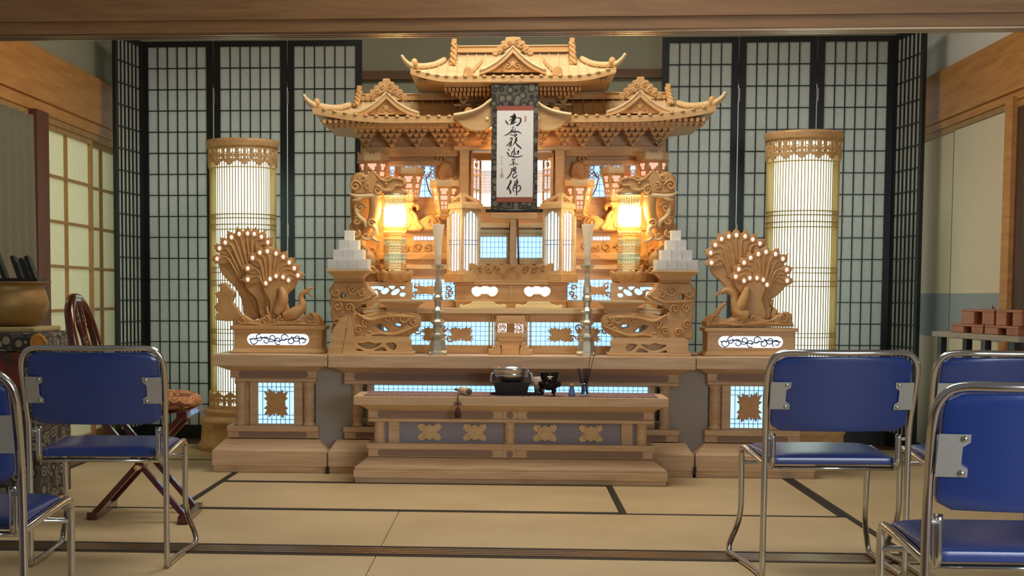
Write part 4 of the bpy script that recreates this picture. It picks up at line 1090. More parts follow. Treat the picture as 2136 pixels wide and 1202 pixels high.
# ================================================================== hanging scroll
YSC = 8.015
def scroll():
    BRO = pattern('scroll_brocade', ((0, (108, 103, 90)), (.34, (92, 87, 76)), (.44, (42, 38, 33)), (.60, (84, 79, 68))), 27)
    RED = pattern('scroll_red_band', ((0, (168, 96, 76)), (.4, (148, 78, 62))), 160)
    t = thing('hanging_scroll', (X(1070, YSC), YSC, Z(443, YSC)), 'hanging scroll with black brush calligraphy on white paper', 'scroll')
    xa, xb = X(1022.5, YSC), X(1119, YSC)
    MB().box(xa, xb, YSC, YSC+.003, Z(438, YSC), Z(172, YSC)).build('brocade_mount', BRO, t)
    MB().box(X(1034, YSC), X(1110, YSC), YSC-.0012, YSC, Z(231, YSC), Z(221, YSC)).build('red_band', RED, t)
    MB().box(X(1034, YSC), X(1110, YSC), YSC-.0012, YSC, Z(422, YSC), Z(411.5, YSC)).build('red_band', RED, t)
    pap = MB().box(X(1034, YSC), X(1109.5, YSC), YSC-.002, YSC, Z(411.5, YSC), Z(231, YSC)).build('paper', PAPERW, t)
    MB().tube([(xa-.004, YSC, Z(174, YSC)), (xb+.004, YSC, Z(174, YSC))], .005, 8).build('top_rod', BROWN, t)
    MB().tube([(X(1012, YSC), YSC, Z(440, YSC)), (X(1131, YSC), YSC, Z(440, YSC))], .009, 10).build('bottom_roller', BLACK, t)
    MB().tube([(X(1052, YSC), YSC-.003, Z(172, YSC)), (X(1070.5, YSC), YSC-.003, Z(160, YSC)), (X(1089, YSC), YSC-.003, Z(172, YSC))], .0022, 6).build('hanging_cord', WOODP, t)
    # brush strokes: (zoom origin, points, widths), zoom = 16.69 units per px
    A, B, C = (1040, 230), (1040, 280), (1036, 340)
    S = [
     (A, [(515, 118), (560, 170), (520, 260), (480, 360), (440, 470), (400, 505)], [18, 52, 68, 52, 36, 12]),
     (A, [(585, 190), (585, 260), (540, 350), (495, 510)], [20, 40, 40, 10]), (A, [(395, 240), (450, 225), (540, 190)], [12, 34, 30]),
     (A, [(350, 380), (410, 330), (450, 330)], [5, 18, 20]),
     (A, [(238, 338), (285, 430), (350, 510)], [10, 34, 16]), (A, [(590, 250), (680, 260), (765, 290), (770, 380), (715, 470), (640, 535), (600, 490)], [14, 18, 34, 38, 34, 28, 8]),
     (A, [(480, 480), (560, 430), (620, 400)], [20, 20, 22]),
     (A, [(450, 590), (495, 600), (545, 550)], [10, 18, 10]), (A, [(490, 600), (500, 665)], [16, 16]), (A, [(470, 660), (440, 720), (400, 775)], [16, 30, 12]), (A, [(510, 660), (500, 720), (480, 770)], [20, 28, 18]),
     (A, [(570, 605), (580, 700), (575, 770), (530, 820)], [8, 18, 20, 6]), (A, [(190, 885), (280, 855), (400, 775), (520, 752), (690, 750), (800, 822)], [8, 22, 24, 22, 28, 12]),
     (A, [(370, 862), (440, 845), (500, 875), (630, 840), (575, 915), (528, 940)], [8, 16, 16, 26, 22, 10]),
     (B, [(380, 180), (430, 140), (480, 120)], [10, 24, 20]), (B, [(478, 130), (450, 240), (350, 340), (250, 410)], [18, 26, 24, 12]), (B, [(330, 262), (390, 228)], [4, 8]),
     (B, [(440, 240), (432, 330), (432, 480)], [26, 30, 10]), (B, [(420, 350), (345, 445)], [24, 16]), (B, [(645, 105), (600, 170), (592, 250), (540, 320), (480, 412)], [24, 38, 34, 20, 8]),
     (B, [(640, 180), (640, 235)], [18, 18]), (B, [(580, 258), (640, 360), (720, 430), (800, 505)], [16, 30, 32, 26]),
     (B, [(315, 495), (380, 577)], [14, 22]), (B, [(300, 615), (330, 680), (385, 745)], [26, 28, 14]), (B, [(305, 745), (440, 770), (560, 790), (680, 790), (780, 765), (845, 732)], [6, 24, 22, 22, 18, 5]),
     (B, [(552, 468), (545, 560), (545, 680), (518, 765)], [18, 28, 24, 18]), (B, [(535, 550), (470, 640), (452, 745)], [14, 26, 10]), (B, [(565, 640), (612, 725)], [14, 18]), (B, [(635, 640), (700, 575), (675, 680), (630, 682)], [18, 26, 24, 12]),
     (B, [(455, 912), (512, 858)], [14, 18]), (B, [(490, 900), (582, 858)], [14, 20]), (B, [(475, 985), (572, 945)], [12, 16]), (B, [(370, 1082), (470, 1040), (560, 1022), (665, 1058)], [8, 18, 16, 20]), (B, [(512, 900), (514, 1000), (530, 1125)], [14, 20, 12]),
     (C, [(480, 215), (570, 190), (660, 155), (655, 250)], [12, 20, 26, 26]), (C, [(555, 245), (610, 250), (640, 235)], [50, 56, 40]), (C, [(525, 235), (510, 330), (440, 450), (340, 552)], [22, 30, 28, 16]),
     (C, [(600, 300), (690, 312), (580, 400)], [10, 20, 20]), (C, [(582, 380), (556, 470), (610, 515), (680, 470), (718, 408)], [18, 20, 28, 22, 10]),
     (C, [(478, 590), (490, 660), (430, 780), (375, 900), (345, 925)], [18, 44, 36, 36, 14]), (C, [(430, 840), (448, 930), (480, 1000), (475, 1085)], [18, 28, 42, 26]),
     (C, [(695, 545), (715, 650), (695, 745), (640, 795)], [12, 44, 36, 16]), (C, [(655, 620), (622, 760), (560, 890)], [20, 32, 20]), (C, [(555, 900), (640, 868), (700, 830), (780, 780), (830, 845), (820, 925), (760, 995), (705, 1005)], [8, 16, 16, 20, 28, 26, 20, 8]),
     (C, [(700, 790), (690, 920), (695, 1130)], [24, 28, 24]), (C, [(552, 900), (598, 1005)], [16, 24]),
    ]
    def ribbon(mb, pts, ws, yy):
        p = catmull([(float(a), float(b)) for a, b in pts], 5, False); w_ = [q[0] for q in catmull([(float(a),) for a in ws], 5, False)]
        Lp, Rp = [], []
        for i in range(len(p)):
            a = Vector(p[max(i-1, 0)]); b = Vector(p[min(i+1, len(p)-1)]); d = b-a
            if d.length < 1e-6: d = Vector((1, 0))
            d.normalize(); n_ = Vector((-d.y, d.x))*w_[i]*.76
            Lp.append((p[i][0]+n_.x, p[i][1]+n_.y)); Rp.append((p[i][0]-n_.x, p[i][1]-n_.y))
        return Lp, Rp
    ink = MB()
    for org, pts, ws in S:
        Lp, Rp = ribbon(ink, pts, ws, 0)
        vs = []
        for a, b in zip(Lp, Rp):
            for q in (a, b):
                x_, z_ = P(org[0]+q[0]/16.69, org[1]+q[1]/16.69, YSC-.0026); vs.append((x_, YSC-.0026, z_))
        ink.add(vs, [(2*i, 2*i+1, 2*i+3, 2*i+2) for i in range(len(Lp)-1)])
    ink.build('calligraphy', INK, pap)
    # small signature and seals
    sig = MB(); GREYINK = mat('pale_ink', (120, 116, 114), .8); rn = random.Random(5)
    for (zx, zy) in ((1046.5, 328), (1046, 334), (1046.5, 341), (1047, 353), (1046.5, 358)):
        for k in range(4):
            a = rn.uniform(0, 3.1); l_ = rn.uniform(.8, 1.9); dx, dy = math.cos(a)*l_, math.sin(a)*l_
            x0_, z0_ = P(zx-dx, zy-dy, YSC-.0026); x1_, z1_ = P(zx+dx, zy+dy, YSC-.0026)
            sig.bar((x0_, YSC-.0024, z0_), (x1_, YSC-.0024, z1_), .0008, .0009, (0, 1, 0))
    sig.build('signature', GREYINK, pap)
    SEAL = pattern('seal_red', ((0, (206, 172, 164)), (.45, (186, 130, 120))), 700)
    MB().box(X(1043, YSC, 365), X(1050, YSC, 365), YSC-.0024, YSC-.001, Z(370.5, YSC), Z(362, YSC)).build('seal', SEAL, pap)
    MB().box(X(1093.5, YSC, 250), X(1098.5, YSC, 250), YSC-.0024, YSC-.001, Z(254.5, YSC), Z(242, YSC)).build('seal', SEAL, pap)
scroll()
# board and post behind the foot of the scroll
def scroll_rest():
    t = thing('scroll_stand', (X(1070, 8.26), 8.27, ZS2), 'pale wooden T-shaped stand below the hanging scroll', 'stand')
    MB().box(X(1023, 8.26), X(1118.5, 8.26), 8.25, 8.29, Z(457, 8.26), Z(444, 8.26)).build('cross_board', WOODP, t, bevel=.003)
    MB().box(X(1063, 8.26), X(1077, 8.26), 8.255, 8.285, ZS2+.001, Z(457, 8.26)).build('post', WOODP, t, bevel=.002)
scroll_rest()
a = P(1079.5, 457, 8.245); b = P(1083, 548, 8.245)
MB().tube([(a[0], 8.245, a[1]), (b[0], 8.235, ZS2+.004)], .005, 8).build('thin_rod', BROWNV, label='thin dark rod leaning beside the pale post under the scroll', cat='rod')

# ================================================================== tapered crown lanterns
def lantern(xc, yct, yt, yb, wt, wb, Y, label):
    cx = X(xc, Y, yt); k = Y/F_PX; rt, rb = wt/2*k, wb/2*k
    z0, z1, zc = Z(yb, Y), Z(yt, Y), Z(yct, Y); r0 = rb*.9
    t = thing('crown_lantern', (cx, Y+rt, z0-.03), label, 'lantern', 'six tapered crown lanterns')
    cy = Y+rt*.9
    def V(i, f, g=1.0):
        a = math.pi/3*i
        r = (rb+(rt-rb)*f)*g*1.0
        return Vector((cx+r*math.cos(a), cy+r*math.sin(a), z0+(z1-z0)*f))
    for i in range(6):
        p = MB().bar(V(i, 0), V(i, 1), .008, .008).build('post', CARVE, t)
    for i in range(6):
        a0, a1, b0, b1 = V(i, 0, .94), V(i+1, 0, .94), V(i, 1, .94), V(i+1, 1, .94)
        q = lambda s, f: (a0.lerp(a1, s)).lerp(b0.lerp(b1, s), f)
        pn = MB(); pn.add([q(0, 0), q(1, 0), q(1, 1), q(0, 1)]+[q(0, 0)*1, q(1, 0)*1, q(1, 1)*1, q(0, 1)*1], [(0, 1, 2, 3)])
        pane = pn.build('lit_pane', GLOWP, t)
        fr = MB(); out = ((a0+a1)/2-Vector((cx, cy, a0.z))).normalized()*.004
        Q = lambda s, f: q(s, f)+out
        def patch(s0, s1, f0, f1):
            c = [Q(s0, f0), Q(s1, f0), Q(s1, f1), Q(s0, f1)]; fr.add(c+[p_+out*.6 for p_ in c], [(3, 2, 1, 0), (4, 5, 6, 7), (0, 1, 5, 4), (1, 2, 6, 5), (2, 3, 7, 6), (3, 0, 4, 7)])
        patch(0, .16, 0, 1); patch(.84, 1, 0, 1); patch(.16, .84, 0, .10); patch(.16, .84, .88, 1); patch(.16, .84, .60, .66); patch(.16, .84, .38, .45)
        patch(.16, .28, .60, .78); patch(.72, .84, .60, .78); patch(.44, .56, .10, .38); patch(.16, .84, .22, .26)
        fr.build('fretwork', CARVE, pane)
        # crown board with cusped top
        c0, c1 = V(i, 1, 1.10), V(i+1, 1, 1.10); up = Vector((0, 0, zc-z1)); n_ = Vector((out.x, out.y, 0)).normalized()*.006
        pts = []
        for s, hgt in ((0, 0), (1, 0), (1, 1.0), (.86, .72), (.74, .85), (.62, .62), (.5, .78), (.38, .62), (.26, .85), (.14, .72), (0, 1.0)):
            pts.append(c0.lerp(c1, s)+up*hgt)
        m = MB(); n = len(pts)
        m.add(pts+[p_-n_ for p_ in pts], [tuple(range(n)), tuple(reversed(range(n, 2*n)))]+[(j, j+n, (j+1) % n+n, (j+1) % n) for j in range(n)])
        m.build('crown_board', WOODP, t)
    MB().lathe([(rt*1.12, 0), (rt*1.16, .006), (rt*1.08, .012)], (cx, cy, z1-.010), 6, 0.0, False).build('crown_rim', CARVE, t)
    MB().lathe([(rb*.7, -.03), (rb*1.15, -.024), (rb*1.2, -.016), (rb*.95, -.012), (rb*.95, -.004), (rb*1.15, 0)], (cx, cy, z0), 6, 0.0, False).build('foot', CARVE, t)
    # carved bracket that carries the lantern, running back to the shrine wall
    MB().bar((cx, cy, z0-.034), (cx, 8.42, z0-.034), .03, .012).build('support_bracket', CARVE, t)
    return t
lbl = {778: 'outermost', 852: 'middle', 925: 'innermost'}
for xc, yct, yt, yb, wt, wb, Y in ((776, 313, 333, 392, 60, 40, 8.22), (852, 343, 360, 416, 56, 34, 8.22), (926, 371, 386, 441, 56, 32, 8.20)):
    t = lantern(xc, yct, yt, yb, wt, wb, Y, 'tapered pink-lit crown lantern, %s of three at left' % lbl[min(lbl, key=lambda v: abs(v-xc))])
    twin(t, 'tapered pink-lit crown lantern, %s of three at right' % lbl[min(lbl, key=lambda v: abs(v-xc))])
# carved beasts under the lanterns
def beast():
    t = thing('carved_beast', (X(852, 8.34), 8.38, Z(480, 8.36)), 'carved elephant nosing under the left crown lanterns', 'carving')
    pts = [(838, 480), (834, 455), (838, 430), (850, 420), (862, 420), (873, 425), (876, 435), (870, 440), (868, 432), (860, 434), (862, 450), (872, 460), (888, 452), (900, 448), (915, 452), (920, 465), (912, 480)]
    o = catmull(PL(pts, 8.34), 3); MB().poly(o, 8.33, 8.42, ch=.008).build('body', CARVE, t)
    v = MB()
    stroke(v, [(880, 478), (870, 465), (866, 450), (858, 440)], 8.328, [6, 6, 5, 3]); cpx(v, 900, 464, 8.328, 10, 1.3, 0, 1, 2.6); cpx(v, 846, 440, 8.328, 8, 1.3, 1, -1, 2.2); cpx(v, 850, 468, 8.328, 9, 1.3, 2, 1, 2.4)
    v.build('relief', CARVE, t)
    return t
twin(beast(), 'carved elephant nosing under the right crown lanterns')

# ================================================================== square lattice lanterns beside the scroll
def andon():
    Y = 8.30; xcen = X(967.5, Y); k = Y/F_PX
    s2 = .058; ang = R_(41); cy = 8.235+.0
    t = thing('square_lantern', (xcen, cy, ZS2), 'square lattice lantern with glowing paper left of the scroll', 'lantern', 'pair of square lattice lanterns')
    Mz = Matrix.Rotation(ang, 3, 'Z'); c0 = Vector((xcen, cy, 0))
    def W(x_, y_, z_): return c0+Mz @ Vector((x_, y_, 0))+Vector((0, 0, z_))
    z0 = ZS2+.001; zb, zt = Z(571, cy), Z(437, cy); zcap = Z(425, cy); zcr = Z(404, cy)
    m = MB(); m.obox(c0+Vector((0, 0, (z0+zb)/2)), (s2*2+.036, s2*2+.036, zb-z0), Mz); m.build('foot', WOOD, t, bevel=.003)
    MB().obox(c0+Vector((0, 0, (zb+zt)/2)), (s2*2-.016, s2*2-.016, zt-zb-.004), Mz).build('paper_shade', GLOWB, t)
    for i in range(4):
        a = math.pi/4+i*math.pi/2
        MB().obox(W(s2*1.0*(1 if math.cos(a) > 0 else -1), s2*(1 if math.sin(a) > 0 else -1), (zb+zt)/2), (.014, .014, zt-zb), Mz).build('post', WOODP, t)
    for f in range(4):
        Mf = Mz @ Matrix.Rotation(f*math.pi/2, 3, 'Z')
        def Wf(x_, y_, z_): return c0+Mf @ Vector((x_, y_, 0))+Vector((0, 0, z_))
        for j in range(1, 5): MB().obox(Wf(-s2+2*s2*j/5, -s2, (zb+zt)/2), (.004, .005, zt-zb), Mf).build('slat', WOOD, t)
        for zz_ in (Z(502, cy), Z(511, cy)): MB().obox(Wf(0, -s2-.002, zz_), (s2*2, .003, .0028), Mf).build('cross_slat', LATB, t)
        # cusped head board
        pts = [(-s2, zt), (s2, zt), (s2, zt-.055), (s2*.75, zt-.040), (s2*.45, zt-.022), (0, zt-.010), (-s2*.45, zt-.022), (-s2*.75, zt-.040), (-s2, zt-.055)]
        b = MB().poly(pts, -s2-.006, -s2+.004, ch=.001); b.v = [tuple(c0+Mf @ Vector((p[0], p[1], 0))+Vector((0, 0, p[2]))) for p in b.v]; b.build('head_board', WOODP, t)
        pts = [(-s2, zb), (s2, zb), (s2, zb+.03), (s2*.7, zb+.018), (0, zb+.012), (-s2*.7, zb+.018), (-s2, zb+.03)]
        b = MB().poly(pts, -s2-.006, -s2+.004, ch=.001); b.v = [tuple(c0+Mf @ Vector((p[0], p[1], 0))+Vector((0, 0, p[2]))) for p in b.v]; b.build('foot_board', WOODP, t)
        # crest with a pierced opening, highest at one end
        hgt = zcr-zcap
        pts = [(-s2, zcap), (s2, zcap), (s2, zcap+hgt), (s2*.8, zcap+hgt), (s2*.2, zcap+hgt*.72), (-s2*.3, zcap+hgt*.55), (-s2*.7, zcap+hgt*.45), (-s2, zcap+hgt*.1)]
        if not f % 2: pts = [(-a_, b_) for a_, b_ in pts]
        sg_ = -1 if not f % 2 else 1
        hol = [(sg_*a_*s2, zcap+b_*hgt) for a_, b_ in ((-.45, .14), (.72, .14), (.72, .62), (.15, .42))]
        b = MB().poly(pts, -s2-.004, -s2+.004, [hol], ch=.001); b.v = [tuple(c0+Mf @ Vector((p[0], p[1], 0))+Vector((0, 0, p[2]))) for p in b.v]; b.build('crest', WOODP, t)
    MB().obox(c0+Vector((0, 0, (zt+zcap)/2)), (s2*2+.034, s2*2+.034, zcap-zt), Mz).build('cap', WOODP, t, bevel=.004)
    return t
an = andon(); twin(an, 'square lattice lantern with glowing paper right of the scroll')

# ================================================================== dragon columns and crystal lamps
def dragon():
    Y = 8.20
    t = thing('dragon_column', (X(768, Y), Y+.05, ZS1), 'carved dragon column arching over the left crystal lamp', 'carving', 'pair of dragon columns')
    zb = ZS1+.001
    back = [(748, 642), (742, 600), (738, 560), (733, 520), (737, 480), (731, 450), (730, 420), (733, 395), (731, 372), (740, 361), (755, 358), (768, 362), (780, 372), (786, 400), (790, 430), (784, 460), (790, 490), (784, 515), (790, 545), (800, 565), (790, 590), (786, 642)]
    o = PL(back, Y+.035); o = [(a, max(b, zb)) for a, b in o]
    MB().poly(o, Y+.035, Y+.075, ch=.006).build('backing', CARVE, t)
    b = MB()
    stroke(b, [(760, 372, -.01), (776, 392, -.02), (784, 425, -.03), (780, 455, -.02), (766, 478, 0), (752, 500, .01), (757, 525, -.01), (775, 540, -.02), (768, 565, 0), (750, 585, 0), (765, 606, -.01), (770, 640, 0)], Y, [8, 11, 13, 12, 11, 11, 11, 10, 10, 9, 8, 6], 12)
    b.build('body', CARVE, t)
    sp = MB()
    for i in range(14):
        x_, y_ = (776+9*math.sin(i*.22), 392+i*6); q = P(x_-4, y_, Y-.055); sp.ball((q[0], Y-.045, q[1]), .006, 6, (1.4, .6, .7))
    sp.build('scales', CARVE, t)
    hd = MB()
    o = catmull(PL([(736, 402), (731, 384), (738, 366), (752, 360), (766, 364), (775, 352), (783, 362), (792, 374), (806, 373), (816, 366), (824, 370), (838, 371), (847, 378), (845, 388), (836, 390), (846, 396), (847, 405), (800, 407), (786, 402), (770, 405), (750, 406)], Y-.05), 3)
    hd.poly(o, Y-.055, Y+.02, ch=.010)
    hd.build('head', CARVE, t)
    f = MB()
    cpx(f, 741, 388, Y-.06, 12, 1.5, 0, 1, 3.2); cpx(f, 767, 389, Y-.06, 7, 1.4, 1, 1, 2.6); cpx(f, 787, 397, Y-.06, 9, 1.5, 2, -1, 3); cpx(f, 757, 372, Y-.06, 8, 1.3, 3, 1, 2.4)
    stroke(f, [(790, 372), (806, 378), (822, 372), (842, 376)], Y-.06, [3, 3, 2.5, 2]); stroke(f, [(796, 394), (806, 398), (818, 396), (824, 388), (840, 388)], Y-.06, [3, 4, 4, 3, 2])
    stroke(f, [(770, 350), (786, 366), (796, 378)], Y-.05, [1.5, 3, 3.4]); stroke(f, [(818, 368), (800, 374), (786, 378)], Y-.055, [1.5, 2.4, 3])
    f.ball((P(805, 384, Y-.06)[0], Y-.06, P(805, 384, Y-.06)[1]), .010, 8)
    f.build('face_carving', CARVE, t)
    wsk = MB(); stroke(wsk, [(726, 402), (745, 410), (770, 409), (796, 408)], Y-.05, [2, 5, 5, 3]); stroke(wsk, [(735, 418), (748, 416), (756, 408)], Y-.05, [2, 5, 4]); wsk.build('beard', WOODP, t)
    c = MB()
    for a_, b_, r_, sg in ((742, 410, 7, 1), (738, 447, 8, -1), (738, 474, 8, 1), (756, 476, 7, -1), (740, 505, 8, 1), (745, 535, 9, -1), (776, 522, 8, 1), (752, 557, 9, 1), (784, 548, 7, -1), (756, 580, 9, -1)):
        cpx(c, a_, b_, Y+.028, r_, 1.5, a_*.7, sg, 3.4)
    cpx(c, 750, 434, Y-.042, 13, 1.5, 0, 1, 3.6); cpx(c, 744, 462, Y-.042, 9, 1.4, 2, -1, 3); cpx(c, 775, 466, Y-.05, 9, 1.5, 0, 1, 3.2); cpx(c, 742, 488, Y-.042, 9, 1.4, 1, -1, 3.2)
    cpx(c, 762, 492, Y-.042, 8, 1.3, 3, 1, 3); cpx(c, 756, 517, Y-.042, 10, 1.4, 0, -1, 3.6); cpx(c, 768, 545, Y-.042, 9, 1.4, 2, 1, 3.4); cpx(c, 778, 562, Y-.042, 9, 1.4, 0, -1, 3.2)
    c.build('cloud_scrolls', CARVE, t)
    l = MB(); stroke(l, [(742, 436), (748, 452), (760, 462), (764, 474)], Y-.04, [4, 5, 5, 4]); stroke(l, [(776, 470), (784, 480), (776, 494), (788, 504)], Y-.045, [5, 4.5, 4, 3]); stroke(l, [(788, 500), (792, 504), (791, 510)], Y-.045, [2.5, 2.5, 1]); stroke(l, [(755, 495), (764, 500), (776, 498)], Y-.045, [3, 3, 2.5])
    l.build('claw_leg', WOODP, t)
    return t
dg = dragon(); twin(dg, 'carved dragon column arching over the right crystal lamp')
def crystal_lamp():
    Y = 8.17; xc = X(823.5, Y); k = Y/F_PX; r = 22.5*k
    zb, zt = Z(566, Y), Z(406, Y)
    t = thing('crystal_lamp', (xc, Y, zb), 'cylindrical crystal lamp glowing beside the left dragon column', 'lamp', 'pair of crystal lamps')
    MB().lathe([(r*1.02, 0), (r*1.04, .006), (r*.9, .010)], (xc, Y, zt-.006), 24).build('top_ring', SILVER, t)
    MB().lathe([(.010, 0), (.010, Z(470, Y)-zb)], (xc, Y, zb), 10).build('stem', SILVER, t)
    MB().lathe([(r*.7, 0), (r*.82, .008), (r*.82, Z(431, Y)-Z(470, Y)-.008), (r*.7, Z(431, Y)-Z(470, Y))], (xc, Y, Z(470, Y)), 20).build('bulb', WARM, t)
    n = 26
    def rods(y0, y1, name, m, rr, rad):
        b = MB()
        for i in range(n):
            a = 2*math.pi*i/n; x_, y_ = xc+rr*math.cos(a), Y+rr*math.sin(a)
            b.lathe([(.0001, 0), (rad, .004), (rad, Z(y0, Y)-Z(y1, Y)-.006), (.0001, Z(y0, Y)-Z(y1, Y)-.001)], (x_, y_, Z(y1, Y)), 6)
        o = b.build(name, m, t); o['kind'] = 'stuff'
    rods(408, 431, 'glass_prisms', CRYST, r*.95, .0042); rods(432, 470, 'crystal_prisms', CRYST, r, .0030); rods(471, 484, 'amber_prisms', AMBER, r, .0060)
    rods(497, 512, 'crystal_prisms', CRYST, r*.96, .0060); rods(528, 548, 'crystal_prisms', CRYST, r*.96, .0060)
    b = MB()
    for yy in (487, 492, 515, 520, 525, 551, 556, 561):
        for i in range(n):
            a = 2*math.pi*(i+.5*(yy % 2))/n; b.ball((xc+r*.98*math.cos(a), Y+r*.98*math.sin(a), Z(yy, Y)), .0068, 6)
    o = b.build('crystal_beads', AMBER, t); o['kind'] = 'stuff'
    for yy in (431, 485, 513, 549): MB().lathe([(r*.93, 0), (r*.93, .002), (r*.88, .002), (r*.88, 0)], (xc, Y, Z(yy, Y)), 24).build('ring', SILVER, t)
    LGL = mat('strand_glow_pale', (250, 244, 220), .4, emit=(236, 240, 190), es=.55)  # added glowing cores imitate the bulb's light in the crystal strands
    LGA = mat('strand_glow_amber', (255, 214, 130), .4, emit=(255, 190, 84), es=.95)
    zmid = Z(506, Y)
    MB().lathe([(r*.55, 0), (r*.55, zmid-zb-.002)], (xc, Y, zb+.001), 16).build('strand_glow', LGL, t)
    MB().lathe([(r*.6, 0), (r*.6, Z(471, Y)-zmid-.001)], (xc, Y, zmid), 16).build('strand_glow', LGA, t)
    return t
cl = crystal_lamp(); twin(cl, 'cylindrical crystal lamp glowing beside the right dragon column')
def lotus():
    Y = 8.14; xc = X(822, Y); k = Y/F_PX; zt = Z(567, 8.17); z0 = ZS1+.001
    t = thing('lamp_pedestal', (xc, Y+.05, z0), 'lotus petal pedestal with lit openwork under the left crystal lamp', 'pedestal', 'pair of lamp pedestals')
    cy = 8.185; zl = Z(590, Y)
    MB().lathe([(.060, 0), (.085, .010), (.092, .03), (.085, zt-zl-.008), (.06, zt-zl-.002)], (xc, cy, zl), 24).build('core', CARVE, t)
    for i in range(10):
        a = 2*math.pi*i/10+.3; pet = MB()
        def fn(u, v, a=a):
            w_ = .034*math.sin(math.pi*(.15+.85*(1-v)**.8)) if v < 1 else 0.0005
            s_ = (u*2-1)*w_; rr = .088+.016*math.sin(v*2.0)-.008*(u*2-1)**2; aa = a+s_/rr
            return (xc+rr*math.cos(aa), cy+rr*math.sin(aa), zl+.002+(zt-zl+.008)*v)
        pet.grid(fn, 6, 6); pet.build('lotus_petal', CARVE, t)
    MB().box(X(768, Y), X(858, Y), Y, 8.25, Z(594, Y), zl+.002).build('top_slab', WOOD, t, bevel=.002)
    out = PL([(768, 628), (858, 628), (858, 594), (768, 594)], Y)
    hol = []
    for hp in ([(773, 598), (800, 598), (795, 606), (786, 602), (776, 604)], [(776, 608), (786, 606), (788, 616), (780, 612)], [(806, 600), (812, 606), (804, 614), (796, 612), (795, 607)], [(810, 597), (824, 597), (820, 604), (814, 602)], [(818, 608), (830, 602), (834, 607), (826, 615), (816, 615)], [(834, 598), (845, 598), (840, 604)], [(836, 611), (846, 612), (842, 619), (834, 617)]):
        hol.append(catmull(PL(hp, Y), 2))
    MB().poly(out, Y, Y+.012, hol, .0015).build('openwork_panel', WOOD, t)
    MB().box(X(770, Y), X(856, Y), Y+.02, Y+.024, Z(624, Y), Z(596, Y)).build('backlit_window', GLOW, t)
    MB().box(X(768, Y), X(858, Y), Y+.03, 8.25, Z(628, Y), Z(594, Y)).build('body', WOOD, t)
    MB().box(X(764, Y), X(862, Y), Y-.01, 8.25, z0, Z(628, Y)).build('foot', WOOD, t, bevel=.003)
    return t
twin(lotus(), 'lotus petal pedestal with lit openwork under the right crystal lamp')

# ================================================================== candlesticks and flared white candles
def candlestick(xc, nm):
    Y = 7.93; cx = X(xc, Y, 740); k = Y/F_PX
    z0 = ZT+.001
    pr = [(22, 742), (22, 737), (20, 733), (18, 722), (16, 712), (14, 707), (19, 704), (19, 700), (12, 697), (10, 690), (11, 686), (10, 680), (15, 676), (16, 673), (9, 667), (8, 656), (13, 652), (12, 649), (7, 642), (7.5, 632), (10.5, 628), (11, 622), (8, 617), (9.5, 612), (8.5, 600), (5, 578), (4.5, 572), (7, 565), (13, 560), (16, 556), (15, 553), (9, 554)]
    zz_ = Z(742, Y)
    prof = [(r*k, Z(y, Y)-zz_) for r, y in pr]
    t = thing('candlestick', (cx, Y, z0), 'tall silver faceted candlestick on the altar table, %s of the middle' % nm, 'candlestick', 'pair of silver candlesticks')
    MB().lathe(prof, (cx, Y, z0), 8, math.pi/8, False).build('stem', SILVER, t)
    for i in range(4):
        a = math.pi/4+math.pi/2*i; MB().ball((cx+.054*math.cos(a), Y+.054*math.sin(a), z0+.008), .008, 8).build('foot', SILVER, t)
    zt = z0+prof[-1][1]
    dz = Z(470, Y)-Z(554, Y)
    c = thing('flared_candle', (cx, Y, zt), 'white flared candle standing in the %s silver candlestick' % nm, 'candle', 'pair of flared candles')
    MB().lathe([(.0165, .001), (.0185, dz*.3), (.022, dz*.6), (.029, dz*.9), (.033, dz-.003), (.033, dz), (.028, dz), (.026, dz-.006), (.0001, dz-.008)], (cx, Y, zt), 24).build('wax_body', VASEW, c)
    MB().tube([(cx, Y, zt+dz-.010), (cx, Y, zt+dz+.004)], .0012, 6).build('wick', BLACK, c)
candlestick(913, 'left'); candlestick(1223, 'right')

# ================================================================== dragon stands with trays, and stacked boxes
def tray(parent, x0, x1, yt, yb, yn, Y, name, dep):
    xa, xb = X(x0, Y, yt), X(x1, Y, yt); xc = (xa+xb)/2; hw = (xb-xa)/2
    z1, z0 = Z(yt, Y), Z(yb, Y); cy = Y+dep/2
    b = MB()
    prof = [(0, .64), (.12, .72), (.2, .66), (.4, .68), (.65, .78), (.85, .92), (1, .95)]
    for (f0, s0), (f1, s1) in zip(prof[:-1], prof[1:]):
        b.frust(xc-hw*s0, xc+hw*s0, cy-dep/2*s0, cy+dep/2*s0, z0+(z1-.012-z0)*f0, xc-hw*s1, xc+hw*s1, cy-dep/2*s1, cy+dep/2*s1, z0+(z1-.012-z0)*f1)
    o = b.build(name, WOOD, parent)
    MB().box(xa, xb, Y, Y+dep, z1-.012, z1).build('tray_board', WOODP, o, bevel=.002)
    return (xa, xb, z1)
